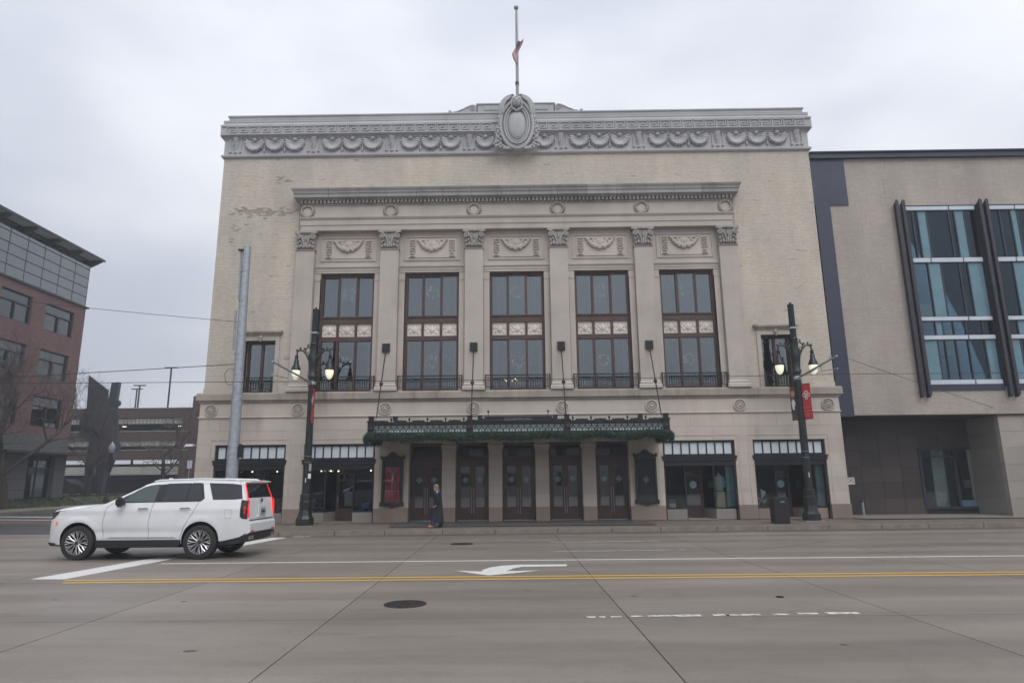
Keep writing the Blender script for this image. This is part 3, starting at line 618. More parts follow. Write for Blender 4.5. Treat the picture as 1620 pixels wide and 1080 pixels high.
def urn_mesh():
    b_ = MB()
    b_.lathe([(.06,-.42),(.11,-.40),(.05,-.34),(.06,-.28),(.11,-.15),(.14,.05),(.15,.2),(.18,.32),(.2,.36),(.13,.37)], (0,.03,0), 12, 'z', PI, 2*PI)
    b_.tube([(-.1,-.13,-.1),(.1,-.13,.3)], .03, 5).tube([(-.12,-.12,.1),(.05,-.14,.32)], .025, 5)
    for s in (-1,1): b_.tube([(s*.25,-.0,.38),(s*.26,-.03,.1),(s*.25,-.03,-.2),(s*.24,-.02,-.3)], [.05,.03,.035,.03], 6); b_.blob((s*.24,-.03,-.36), (.07,.07,.07), 6, 5)
    return b_.mesh('urn', 'terracotta', True)
SWM, DRM, URM = swag_mesh(), drop_mesh(), urn_mesh(); zf = 17.83
ornx = [(u, 'u') for u in (13.47, 9.7, 5.93, 2.2)] + [(u, 's') for u in (12.55,11.57,10.6,8.8,7.82,6.85,5.03,4.05,3.08,1.42)] + [(u, 'd') for u in (12.06,11.08,8.31,7.33,4.54,3.56)]
for s in (-1, 1):
    for x, t_ in ornx:
        ob({'u': 'urn_relief', 's': 'swag', 'd': 'drop'}[t_], {'u': URM, 's': SWM, 'd': DRM}[t_], hall, (s*x, .06, zf), 0, (1.16,1,1.08) if t_ == 's' else (1,1,1))
# attic block, scrolls, shield
part('attic_block', 'terracotta', MB().box(-1.8, 1.9, .02, 1.4, 19.38, 19.78).box(-1.86, 1.96, -.02, 1.45, 19.78, 19.84).box(-1.5,1.6,-.01,.04,19.48,19.72))
for s in (-1, 1):
    x0 = .05+s*1.9; b_ = MB()
    prof = [(0,0),(0,.34),(.12,.42),(.3,.40),(.5,.30),(.7,.18),(.9,.09),(1.15,.05),(1.15,0)]
    b_.prism([(s*u, v) for u, v in prof], 'y', 0, .4)
    b_.tube([(s*(.2+.17*math.exp(-a*.13)*math.cos(a)), -.01, .22+.17*math.exp(-a*.13)*math.sin(a)) for a in [k_*.45 for k_ in range(24)]], .028, 5)
    b_.tube([(s*.36,-.01,.33),(s*.6,-.01,.2),(s*.9,-.01,.07)], .025, 5); b_.blob((s*1.3,.1,.08), (.09,.09,.1), 8, 5)
    part('scroll', 'terracotta', b_, hall, True, (x0, .05, 19.40))
sh = MB()       # shield body: domed oval
def oval(cx, cz, a, b2, n=40): return [(cx+a*math.cos(2*PI*i/n), cz+b2*math.sin(2*PI*i/n)*(1 if math.sin(2*PI*i/n) < 0 else 1)) for i in range(n)]
sh.prism(oval(0, 0, .80, 1.28), 'y', .0, .5)
shield = part('shield', 'terracotta', sh, hall, True, (.1, -.36, 18.48))
b_ = MB()
rows = [(1,0),(.9,-.10),(.75,-.15),(.5,-.18),(.25,-.19),(0.01,-.195)]
vs = [(.44*r*math.cos(2*PI*i/32), y, .78*r*math.sin(2*PI*i/32)-.08) for r, y in rows for i in range(32)]
b_.add(vs, [(k_*32+i, k_*32+(i+1) % 32, (k_+1)*32+(i+1) % 32, (k_+1)*32+i) for k_ in range(5) for i in range(32)]); b_.build('boss', 'terracotta', shield, True)
for a, bb, r, y in ((.76,1.22,.085,-.04),(.60,1.0,.055,-.07),(.50,.88,.04,-.06)):
    pts = [(a*math.cos(2*PI*i/40), y, bb*math.sin(2*PI*i/40)-.02) for i in range(41)]; MB().tube(pts, r, 7, False).build('shield_rim', 'terracotta', shield, True)
b_ = MB()
for i in range(44):
    a = PI*.75+PI*1.5*i/43; b_.blob((.70*math.cos(a), -.1, 1.13*math.sin(a)-.02), (.035,.04,.035), 5, 4)
kind(b_.build('bead_row', 'terracotta', shield, True), 'stuff')
b_ = MB().blob((0,-.18,1.06), (.19,.19,.25), 14, 10)                       # head: face, nose, brow, hood, chin
b_.blob((0,-.38,1.04), (.03,.06,.07), 8, 6).blob((-.075,-.345,1.13), (.055,.04,.022), 6, 4).blob((.075,-.345,1.13), (.055,.04,.022), 6, 4).blob((0,-.36,.93), (.065,.035,.022), 6, 4).blob((0,-.33,.86), (.06,.05,.04), 6, 4)
b_.tube([(-.22,-.1,.78),(-.24,-.14,1.05),(-.19,-.18,1.26),(0,-.2,1.36),(.19,-.18,1.26),(.24,-.14,1.05),(.22,-.1,.78)], .055, 7)
for s in (-1,1): b_.tube([(0,-.15,.62),(s*.1,-.18,.70),(s*.2,-.14,.78)], [.05,.06,.05], 6)
b_.build('carved_head', 'terracotta', shield, True)
for s in (-1, 1):     # wings arching over, fruit garlands down the flanks
    b_ = MB()
    for q in range(7):
        t0 = q/6; r = .88-.11*q*.9
        pts = [(s*(.16+ .04*q + (.68-.07*q)*math.sin(a)), -.02-.02*q, .62+ (.92-.05*q)*math.cos(a*.98)) for a in [k_*.22 for k_ in range(9)]]
        b_.tube(pts, [.05,.06,.07,.07,.07,.065,.06,.05,.03], 6)
    b_.prism([(s*u, v) for u, v in ((.2,1.5),(.45,1.45),(.68,1.2),(.8,.85),(.86,.3),(.6,.5),(.3,.9))], 'y', .0, .3)
    b_.blob((s*.2,-.05,1.52), (.1,.09,.06), 8, 5); b_.build('wing', 'terracotta', shield, True)
    b_ = MB(); rr = random.Random(9)
    for q in range(70):
        t_ = q/69; b_.blob((s*(.84+.10*t_+rr.uniform(-.06-.12*t_,.06+.12*t_)), -.0+rr.uniform(-.06,.04), .25-1.4*t_), (.06,.06,.06), 6, 4)
    for q in range(16): b_.blob((s*(.3+.5*q/15+rr.uniform(-.05,.05)), -.02, -1.2+rr.uniform(-.06,.1)), (.08,.07,.06), 6, 4)
    b_.build('fruit_garland', 'terracotta', shield, True)
    MB().blob((s*.84,-.02,.35), (.1,.09,.12), 8, 6).build('volute', 'terracotta', shield, True)
# flagpole and flag
fp = thing('flagpole', 'tall white flagpole on the roof behind the carved shield', 'flagpole', (.14, .85, 17.6))
MB().tube([(0,0,0),(0,0,5.2),(0,0,8.15)], [.075,.065,.045], 10).build('pole', 'concrete_pale', fp, True); MB().lathe([(.02,8.14),(.11,8.17),(.13,8.24),(.09,8.3),(.01,8.32)], (0,0,0), 12).build('finial', 'galvanised', fp, True)
MB().box(-.1,.1,-.1,.1,2.6,2.95).box(-.09,.09,-.1,.1,3.8,3.9).build('bracket', 'iron', fp); MB().tube([(.07,-.06,3),(.085,-.05,8.1)], .008, 4).build('halyard', 'wire', fp)
fl = thing('flag', 'striped red and white flag wrapped round the flagpole', 'flag', (.14, .85, 22.55))
NS = 9
for k_ in range(NS):       # furled stripes spiralling round the pole and streaming to one side
    b_ = MB(); pts0 = []; pts1 = []
    for i in range(14):
        t_ = i/13; z = t_*1.35; sw_ = math.sin(t_*4.2+.4); wd = .30*math.sin(PI*min(1, t_*.85+.12))
        cx = -.13*math.sin(t_*PI*1.05)*(1-t_)+.34*max(0, t_-.42)/.58; u0, u1 = k_/NS-.5, (k_+1)/NS-.5
        f_ = lambda u: (cx+u*wd*1.1, -.10-.05*math.cos(u*7+t_*5), z+u*wd*.7*(1 if t_ > .35 else -1)*.5)
        pts0.append(f_(u0)); pts1.append(f_(u1))
    b_.add(pts0+pts1, [(i, i+1, i+15, i+14) for i in range(13)])
    b_.add([(x, y+.012, z) for x, y, z in pts0+pts1], [(i, i+1, i+15, i+14) for i in range(13)])
    b_.build('stripe', 'flag_red' if k_ % 2 == 0 else 'flag_white', fl, True)
MB().prism([(.02,.75),(.12,.95),(.2,1.15),(.1,1.2),(-.02,.98)], 'y', -.19, -.17).build('canton', 'flag_blue', fl)

# ------------------------------------------------------------------ emblem: knot of loops
def emblem_mesh(name, r, m, tail=True):
    b_ = MB(); w_ = r*.17
    for cx, cz in ((-.55,.12),(.55,.12),(0,.62)): b_.tube([(r*(cx+.36*math.cos(a)), 0, r*(cz+.36*math.sin(a))) for a in [2*PI*i/14 for i in range(15)]], w_*.55, 5, False)
    if tail: b_.tube([(r*x, 0, r*z) for x, z in ((.1,.3),(.28,.05),(.1,-.12),(-.22,-.28),(-.3,-.58),(-.05,-.82),(.22,-.7),(.2,-.45),(.02,-.42))], w_*.6, 5)
    else: b_.tube([(r*(.36*math.cos(a)), 0, r*(-.4+.36*math.sin(a))) for a in [2*PI*i/14 for i in range(15)]], w_*.55, 5, False)
    return b_.mesh(name, m, True)
EMB_W = emblem_mesh('emblem', .12, 'white_cloth'); EMB_D = emblem_mesh('emblem_door', .13, 'teal_disc', False)
# ------------------------------------------------------------------ entrance doors
def make_doors():
    f = MB().box(-.72,-.64,0,.14,.2,3.52).box(.64,.72,0,.14,.2,3.52).box(-.64,.64,0,.14,3.4,3.52).box(-.64,.64,-.03,.14,2.78,2.95).box(-.64,.64,-.05,.05,2.68,2.78)
    d = f.build('door_frame', 'wood_dark', hall)
    MB().box(-.62,.62,.06,.075,2.95,3.4).build('transom_pane', 'dark_pane', d); MB().box(-.64,.64,-.06,.16,.196,.235).build('threshold', 'galvanised', d)
    for s in (-1, 1):
        a, b2 = (-.64,-.005) if s < 0 else (.005,.64); g0, g1 = a+.13, b2-.13
        MB().box(a, g0, .03, .09, .24, 2.68).box(g1, b2, .03, .09, .24, 2.68).box(g0, g1, .03, .09, .24, .78).box(g0, g1, .03, .09, 2.5, 2.68).box(g0+.05, g1-.05, .02, .04, .34, .66).build('door_leaf', 'wood_dark', d)
        MB().box(g0, g1, .055, .065, .78, 2.5).build('pane', 'pane', d)
        ob('emblem', EMB_D, d, ((a+b2)/2, .05, 1.92))
        MB().tube([(s*.05,-.03,.5),(s*.05,-.03,1.6)], .013, 6).box(s*.05-.01, s*.05+.01, -.03, .04, .52, .55).box(s*.05-.01, s*.05+.01, -.03, .04, 1.55, 1.58).build('handle', 'galvanised', d)
    return d
dr = make_doors(); dr.location = (DOORS[0], .42, 0)
for x in DOORS[1:]: dup(dr, hall, (x, .42, 0))
for a, b2 in zip(DOORS, DOORS[1:]):
    x = (a+b2)/2; part('pier_cap', 'limestone', MB().mould(x-.3, x+.3, 0, .3, [(0,3.22),(.025,3.24),(.025,3.27),(.0,3.29),(.02,3.33),(.045,3.37),(.045,3.42),(0,3.45)]))
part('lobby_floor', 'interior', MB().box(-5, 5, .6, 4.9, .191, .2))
# ------------------------------------------------------------------ shop fronts
def make_shop(x, flip, bulk):
    s = flip
    f = MB().box(-1.555,-1.47,.10,.25,.62,3.5).box(1.47,1.555,.10,.25,.62,3.5).box(-1.47,1.47,.10,.25,3.43,3.5).box(-1.47,1.47,.08,.25,2.86,2.94)
    f.box(-1.60,1.60,-.02,.25,2.66,2.80).box(-1.62,1.62,-.06,.25,2.80,2.86).box(-1.55,1.55,.06,.25,2.44,2.66)
    d = f.build('shop_front', 'shop_frame', hall, False, (x, 0, 0)); n = 8; wd = 2.94/n
    for i in range(n):
        MB().box(-1.47+i*wd+.025, -1.47+(i+1)*wd-.025, .15, .17, 2.94, 3.43).build('transom_pane', 'transom_white', d)
    for i in range(1, n): block('transom_bar', 'shop_frame', d, -1.47+i*wd-.025, -1.47+i*wd+.025, .11, .2, 2.94, 3.43)
    # plan of the recessed entry: show window, angled return, door set back, angled return, show window
    P = [(-1.47,.18),(-.62,.18),(-.40,1.25),(.46,1.25),(.62,.18),(1.47,.18)]; P = [(s*a, b2) for a, b2 in P]
    for i in (0, 1, 3, 4):
        (xa, ya), (xb, yb) = P[i], P[i+1]
        b_ = MB().prism([(xa,ya),(xb,yb),(xb,yb+.14),(xa,ya+.14)], 'z', .19, .62); b_.build('bulkhead', bulk, d)
        MB().prism([(xa,ya+.05),(xb,yb+.05),(xb,yb+.06),(xa,ya+.06)], 'z', .68, 2.44).build('show_pane', 'shop_pane', d)
        MB().prism([(xa,ya),(xb,yb),(xb,yb+.12),(xa,ya+.12)], 'z', .62, .68).build('sill', 'shop_frame', d)
    for i in (1, 4): MB().box(P[i][0]-.025, P[i][0]+.025, P[i][1]+.02, P[i][1]+.08, .68, 2.44).build('corner_post', 'shop_frame', d)
    xa, xb = sorted((P[2][0], P[3][0])); y = 1.25
    lf = MB().box(xa, xa+.13, y, y+.05, .22, 2.44).box(xb-.13, xb, y, y+.05, .22, 2.44).box(xa+.13, xb-.13, y, y+.05, .22, .75).box(xa+.13, xb-.13, y, y+.05, 2.2, 2.44).box(xa+.13, xb-.13, y, y+.05, 1.95, 2.02)
    lf.build('door_leaf', 'wood_dark', d)
    MB().box(xa+.13, xb-.13, y+.02, y+.03, .75, 1.95).build('door_pane', 'pane', d); MB().box(xa+.13, xb-.13, y+.02, y+.03, 2.02, 2.2).build('door_pane', 'pane', d)
    MB().tube([(xa+.09,y-.05,1.0),(xa+.09,y-.05,1.3)], .012, 5).build('handle', 'galvanised', d)
    MB().box(min(P[1][0],P[4][0]), max(P[1][0],P[4][0]), .0, 1.3, .185, .212).build('doorstep', 'sidewalk_concrete', d)
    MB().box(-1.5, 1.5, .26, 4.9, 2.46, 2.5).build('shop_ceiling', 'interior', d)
    return d
shops = [make_shop(x, f, bk) for x, f, bk in zip(SHOPS, (1, 1, -1, -1), ('granite_and_pier_shade','granite_and_pier_shade','granite_and_pier_shade','granite_base'))]
for d in shops[2:]: MB().lathe([(.16,0),(.16,.012),(.001,.012)], (-.03, 1.24, 1.63), 24, 'y').build('door_disc', 'teal_disc', d)
for i, (xs_, ys_) in enumerate([(-11.9,.9),(-11.25,1.1),(-10.75,.8),(-10.7,1.6),(-8.75,.7),(-8.6,.8),(-8.3,.6),(-8.1,1.1),(-6.55,.7),(-6.45,1.)]):
    z_ = 2.40 if i not in (3,) else 1.98
    o = thing('spotlight', 'small lit spotlight inside the shop %s' % ('behind the galvanised pole' if xs_ < -10 else 'between the street lamp and red poster'), 'spotlight', (xs_, ys_, z_), 0, 'spotlights inside the shop ' + ('behind the pole' if xs_ < -10 else 'by the poster'))
    MB().lathe([(.02,.05),(.045,.04),(.05,0.0)], (0,0,0), 8).build('can', 'iron', o); MB().blob((0,0,-.01), .028 if i != 3 else .06, 8, 5).build('bulb', 'spot_bulb', o)
# shop display
def on_shop_floor(z=.68): return z
for x0, x1, y0, y1 in ((-13.2,-12.35,.36,1.2),(-11.08,-10.2,.36,1.2),(-9.3,-8.45,.36,1.2),(-7.18,-6.3,.36,1.2),(6.3,7.18,.36,1.2),(8.45,9.3,.36,1.2),(10.2,11.08,.36,1.2),(12.35,13.2,.36,1.2)):
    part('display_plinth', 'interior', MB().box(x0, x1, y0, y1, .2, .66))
bu = thing('display_bust', 'headless dress form wearing a pale mint jacket in the shop window', 'mannequin', (8.78, .75, .66))
MB().box(-.17,.17,-.17,.17,0,.68).build('pedestal', 'cream_box', bu)
MB().lathe([(.15,.70),(.16,.72),(.19,.85),(.16,1.02),(.20,1.18),(.19,1.28),(.10,1.36),(.055,1.39),(.05,1.46)], (0,0,0), 16).build('torso', 'mint_cloth', bu, True)
for s in (-1,1): MB().tube([(s*.17,0,1.29),(s*.22,-.02,1.1),(s*.23,-.03,.85)], [.06,.055,.045], 8).build('sleeve', 'mint_cloth', bu, True)
MB().tube([(0,0,.68),(0,0,.74)], .03, 8).build('stem', 'cream_box', bu)
um = thing('umbrella', 'open black and white segmented umbrella lying in the shop window', 'umbrella', (10.42, .62, 1.02))
for k_ in range(8):
    b_ = MB(); a0, a1 = k_*PI/4, (k_+1)*PI/4
    for j in range(4):
        r0, r1 = .11*j, .11*(j+1); h = lambda r: -.16+.75*r*r
        b_.add([(r0*math.cos(a0), h(r0), r0*math.sin(a0)), (r1*math.cos(a0), h(r1), r1*math.sin(a0)), (r1*math.cos(a1), h(r1), r1*math.sin(a1)), (r0*math.cos(a1), h(r0), r0*math.sin(a1))], [(0,1,2,3)])
    b_.build('canopy_panel', 'white_cloth' if k_ % 2 else 'black_plastic', um, True)
MB().tube([(0,-.2,0),(0,.45,0)], .012, 6).build('shaft', 'iron', um); um.rotation_euler = (.35, 0, .3)
bx_ = thing('display_box', 'small purple and cream box on the shop window floor', 'box', (6.62, .5, .66)); MB().box(-.14,.14,-.1,.1,.0,.2).build('base_box', 'cream_box', bx_); MB().box(-.13,.13,-.09,.09,.2,.38).build('lid', 'purple_box', bx_)
for i, (x, h, m_) in enumerate(((-9.0,.5,'jeans'),(-8.75,.35,'steel_dark'),(-6.75,.35,'scarf'),(-10.6,.55,'steel_dark'))):
    o = thing('display_goods', ['folded dark blue clothes heaped in the left shop window', 'dark bag standing in the left shop window', 'bright blue folded clothes by the shop door', 'dark draped display stand behind the parked-side shop pane'][i], 'goods', (x, .62, .66))
    b_ = MB()
    for q in range(4): b_.blob((random.uniform(-.12,.12), random.uniform(-.08,.08), h*(q+.5)/4), (.17,.12,h/5), 10, 6)
    b_.build('cloth', m_, o, True)
for x in (9.15, 13.05): part('shop_drape', 'teal_disc', MB().prism([(x-.12,.5),(x-.02,.42),(x+.1,.5),(x+.18,.44),(x+.18,.5),(x+.1,.55),(x-.02,.48),(x-.12,.56)], 'z', .7, 2.4))
# ------------------------------------------------------------------ poster cases
def make_poster(x, red):
    z0, z1 = .98, 2.75
    f = MB().box(-.46,-.37,-.1,.02,z0,z1).box(.37,.46,-.1,.02,z0,z1).box(-.46,.46,-.1,.02,z0-.08,z0).box(-.46,.46,-.1,.02,z1,z1+.1).box(-.52,.52,-.14,.02,z1+.1,z1+.16)
    f.prism([(-.50,z1+.16),(-.40,z1+.18),(-.22,z1+.24),(-.08,z1+.37),(0,z1+.40),(.08,z1+.37),(.22,z1+.24),(.40,z1+.18),(.50,z1+.16)], 'y', -.12, .0)
    for s in (-1,1): f.blob((s*.48,-.06,z1+.2), (.045,.05,.07), 6, 4); f.box(s*.48-.03, s*.48+.03, -.12, .02, z0-.12, z0+.06)
    f.prism([(-.44,z0-.08),(.44,z0-.08),(.3,z0-.13),(.06,z0-.15),(0,z0-.2),(-.06,z0-.15),(-.3,z0-.13)], 'y', -.1, .0); f.box(-.37,.37,-.02,.02,z0,z1)
    d = f.build('poster_case', 'bronze', hall, False, (x, 0, 0))
    if red:
        MB().box(-.30,.30,-.045,-.025,z0+.06,z1-.22).build('poster', 'red_poster', d)
        fg = MB().tube([(0,0,0),(.01,0,.2),(0,0,.36)], [.03,.05,.035], 8).blob((0,0,.43), (.035,.03,.05), 8, 5).tube([(0,0,.3),(-.1,0,.42),(-.13,0,.55)], .014, 5).tube([(0,0,.3),(.1,0,.4),(.14,0,.52)], .014, 5).tube([(0,0,0),(-.02,0,-.2),(.0,0,-.36)], [.03,.022,.01], 6)
        fg.build('poster_figure', 'poster_ink', d, True, (0,-.045,1.85))
        for z_, w2 in ((2.45,.27),(2.37,.22),(1.48,.29),(1.36,.09),(1.1,.04)): MB().box(-w2,w2,-.049,-.045,z_-.012,z_+.012).build('poster_line', 'poster_ink', d)
    else:
        MB().box(-.33,.33,-.045,-.025,z0+.04,z1-.06).build('poster', 'poster_dark', d); ob('emblem', EMB_W, d, (0,-.05,1.86), 0, (1.15,1.15,1.15))
    MB().box(-.37,.37,-.085,-.08,z0,z1).build('case_pane', 'shop_pane', d)
m, t, b = base('red_poster', .5); t.links.new(ramp(t, noise(t, 2.5, 4, .6, (1.5,1,1)).outputs['Fac'], .35, (.36,.02,.025), .7, (.75,.07,.08)), b.inputs['Base Color'])
plain('banner_ink', (.62,.25,.25), .6, 0, .1, 6); plain('poster_ink', (.62,.38,.36), .6, 0, .3, 6)
make_poster(-5.45, True); make_poster(5.45, False)
# ------------------------------------------------------------------ canopy
YC, HC = -2.5, 5.92
cv = part('canopy', 'iron', MB().box(-HC+.06, HC-.06, YC+.06, -.02, 4.0, 4.06).box(-HC+.06, HC-.06, YC+.06, -.02, 3.86, 3.90))
def canopy_side(L_, place):
    """fascia of length L_ along local x, front at local y=0; place() parents pieces"""
    n = round(L_/.245); wd = L_/n; fr = MB()
    fr.box(-L_/2, L_/2, -.03, .05, 4.07, 4.13).box(-L_/2, L_/2, -.05, .05, 4.13, 4.17).box(-L_/2, L_/2, -.02, .05, 4.17, 4.21).box(-L_/2, L_/2, -.03, .05, 3.76, 3.81)
    for i in range(n+1): x = -L_/2+i*wd; fr.box(x-.012, x+.012, -.025, .03, 3.81, 4.07)
    place(fr.mesh('fascia', 'iron'), 'fascia', 0)
    g = MB().box(-wd/2+.012, wd/2-.012, .0, .008, 3.81, 4.07).mesh('glass_panel', 'milk_glass')
    o_ = MB().tube([(wd*.30*math.cos(a), -.015, 3.97+.055*math.sin(a)) for a in [2*PI*k_/12 for k_ in range(13)]], .011, 4, False)
    o_.tube([(-wd*.4,-.015,4.05),(-wd*.3,-.015,3.93),(0,-.015,3.88),(wd*.3,-.015,3.93),(wd*.4,-.015,4.05)], .012, 4).prism([(-.03,3.81),(.03,3.81),(.012,3.92),(-.012,3.92)], 'y', -.02, -.005).blob((0,-.02,3.97), .022, 6, 4)
    o_ = o_.mesh('scrollwork', 'iron', True)
    for i in range(n):
        x = -L_/2+(i+.5)*wd; place(g, 'glass_panel', x); place(o_, 'scrollwork', x)
    m2 = max(2, round(L_/.75)); w2 = L_/m2; cr = MB()
    arc = [(-w2/2+.04+(w2-.08)*k_/10, 4.21+.075*math.sin(PI*k_/10)+.012) for k_ in range(11)]
    cr.prism(arc + [(w2/2-.04,4.2),(-w2/2+.04,4.2)], 'y', -.015, .015); cr.blob((w2*.27,0,4.27), (.05,.02,.03), 6, 4).blob((-w2*.27,0,4.27), (.05,.02,.03), 6, 4)
    fn = MB().lathe([(.035,4.2),(.02,4.26),(.04,4.30),(.05,4.33),(.02,4.38),(.003,4.42)], (0,0,0), 8).mesh('finial', 'iron', True); cr = cr.mesh('cresting', 'iron')
    for i in range(m2): place(cr, 'cresting', -L_/2+(i+.5)*w2)
    for i in range(1, m2): place(fn, 'finial', -L_/2+i*w2)
canopy_side(2*HC-.2, lambda me, nm, x: ob(nm, me, cv, (x, YC, 0)))
for s in (-1, 1): canopy_side(2.36, lambda me, nm, x, s=s: ob(nm, me, cv, (s*HC, YC/2+x*(1 if s < 0 else 1), 0), s*PI/2))
for x in (-HC, -1.95, 1.95, HC):       # square posts in the fascia with bosses
    x_ = x*.995; b_ = MB().box(-.13,.13,-.09,.09,3.74,4.22).box(-.16,.16,-.12,.12,4.22,4.27).box(-.1,.1,-.08,.08,4.27,4.42).box(-.12,.12,-.1,.1,4.42,4.46)
    b_.lathe([(.09,-.09),(.09,-.11),(.06,-.12),(.001,-.12)], (0,0,3.95), 14, 'y'); b_.build('fascia_post', 'iron', cv, False, (x_, YC, 0))
sg = MB().box(-1.32,1.32,-.03,.04,4.21,4.36).box(-1.36,1.36,-.05,.05,4.36,4.40).box(-1.4,1.4,-.05,.05,4.19,4.22)
for s in (-1,1): sg.prism([(s*1.32,4.36),(s*1.32,4.21),(s*1.75,4.21),(s*1.6,4.27),(s*1.45,4.29)], 'y', -.02, .02)
sgo = sg.build('name_board', 'iron', cv, False, (0, YC-.02, 0))
plain('letter', (.22,.23,.235), .5, 0, .2, 5); text('lettering', 'ORCHESTRA HALL', .135, 'letter', sgo, (0,-.04,4.285), depth=.008)
for s in (-1,1): MB().lathe([(.03,4.4),(.012,4.46),(.015,4.55),(.045,4.58),(.045,4.62),(.01,4.65)], (s*1.2,0,0), 8).build('finial', 'iron', sgo, True)
for x in (-5.3,-4.7,-1.8,1.85,5.0,5.6): MB().box(-.07,.07,-.07,.07,3.5,3.72).box(-.02,.02,-.02,.02,3.7,3.88).build('hanging_lamp', 'iron', cv, False, (x, -1.8, 0))
for x in (-5.0,-1.55,1.5,4.95): MB().box(-.09,.09,-.08,.08,4.3,4.48).box(-.03,.03,-.03,.03,4.06,4.3).build('floodlight', 'iron', cv, False, (x, -2.1, 0))
for x, xe in zip((-5.87,-1.95,1.95,5.87), (-5.72,-1.9,1.92,5.75)):    # wall plates and tie rods
    part('rod_plate', 'iron', MB().box(x-.17, x+.17, -.2, -.1, 7.55, 7.93).box(x-.04, x+.04, -.26, -.18, 7.5, 7.62))
    pts = [Vector((x,-.24,7.52)), Vector((xe, YC+.12, 4.4))]; mid = pts[0].lerp(pts[1], .5)
    b_ = MB().tube(pts, .022, 6).tube([mid+Vector((0,0,.1)), mid, mid-Vector((0,0,.02)), mid-Vector((0,.04,.12))], [.03,.085,.085,.03], 8)
    for k_ in range(26): p = pts[0].lerp(pts[1], (k_+1)/27); b_.blob(p, (.032,.032,.05), 5, 3)
    part('tie_rod', 'iron', b_)
gl = MB(); rr = random.Random(5)
def garland(p0, p1, n):
    for i in range(n):
        t_ = rr.random(); p = Vector(p0).lerp(Vector(p1), t_); sag = .045*math.sin(t_*math.hypot(p1[0]-p0[0], p1[1]-p0[1])*2.9)
        p += Vector((rr.uniform(-.05,.05), rr.gauss(0,.055), sag+rr.gauss(0,.075))); d = Vector((rr.gauss(0,1), rr.gauss(0,.8)-.3, rr.gauss(-.25,.9))).normalized()*rr.uniform(.08,.17)
        q = d.orthogonal().normalized()*.011; gl.add([p-q, p+q, p+d], [(0,1,2)])
garland((-6.0,YC-.08,3.62), (6.0,YC-.08,3.62), 26000)
for s in (-1,1): garland((s*6.0,YC-.08,3.6), (s*6.0,-.1,3.62), 5000); garland((s*6.0,YC-.1,3.56), (s*6.06,YC-.14,3.52), 1600)
gl.tube([(-6.0,YC-.06,3.62),(6.0,YC-.06,3.62)], .05, 6)
tag(gl.build('garland', 'needle'), 'dark green evergreen garland hung along the iron canopy edge', 'garland')
# window ornaments and chandeliers behind the glass
emit('ornament', (.95,.86,.62), .55)
for i, x in enumerate(BAYS):
    for lvl, z in (('lower', 7.2), ('upper', 10.45)):
        b_ = MB(); r3 = random.Random(i*7+int(z))
        for k_ in range(34): a = r3.uniform(0, 2*PI); r = .24+r3.gauss(0,.05); b_.blob((r*math.cos(a), r3.uniform(-.03,.03), r*math.sin(a)), r3.uniform(.010,.024), 5, 3)
        o = b_.build('ornament_wreath', 'ornament', None, False, (x+.0, .52, z))
        tag(o, 'faint wreath of lights in the %s pane of the window %s' % (lvl, ['behind the twin lamp', 'left of the name board', 'above the name board', 'right of the name board', 'nearest the annex'][i]), 'wreath', 'star wreaths in the windows')
def chandelier(x, y, z, s, label):
    o = thing('chandelier', label, 'chandelier', (x, y, z)); MB().tube([(0,0,0),(0,0,1.4)], .012, 5).lathe([(.02,-.1),(.06,-.05),(.04,.05),(.015,.2)], (0,0,0), 8).build('stem', 'bronze', o, True)
    for k_ in range(6):
        a = k_*PI/3+.3; c_, d_ = math.cos(a)*s, math.sin(a)*s; MB().tube([(0,0,-.03),(c_*.5,d_*.5,-.1),(c_,d_,-.02),(c_,d_,.06)], .012, 5).build('arm', 'bronze', o); MB().blob((c_,d_,.1), (.026,.026,.045), 6, 5).build('bulb', 'warm_bulb', o)
chandelier(-.35, 2.6, 6.55, .3, 'lit brass chandelier glowing behind the middle lower window')
chandelier(2.95, 3.2, 6.2, .24, 'lit brass chandelier low behind the window right of the middle')
chandelier(-2.9, 3.2, 6.2, .13, 'faint small lit chandelier behind the window left of the middle')
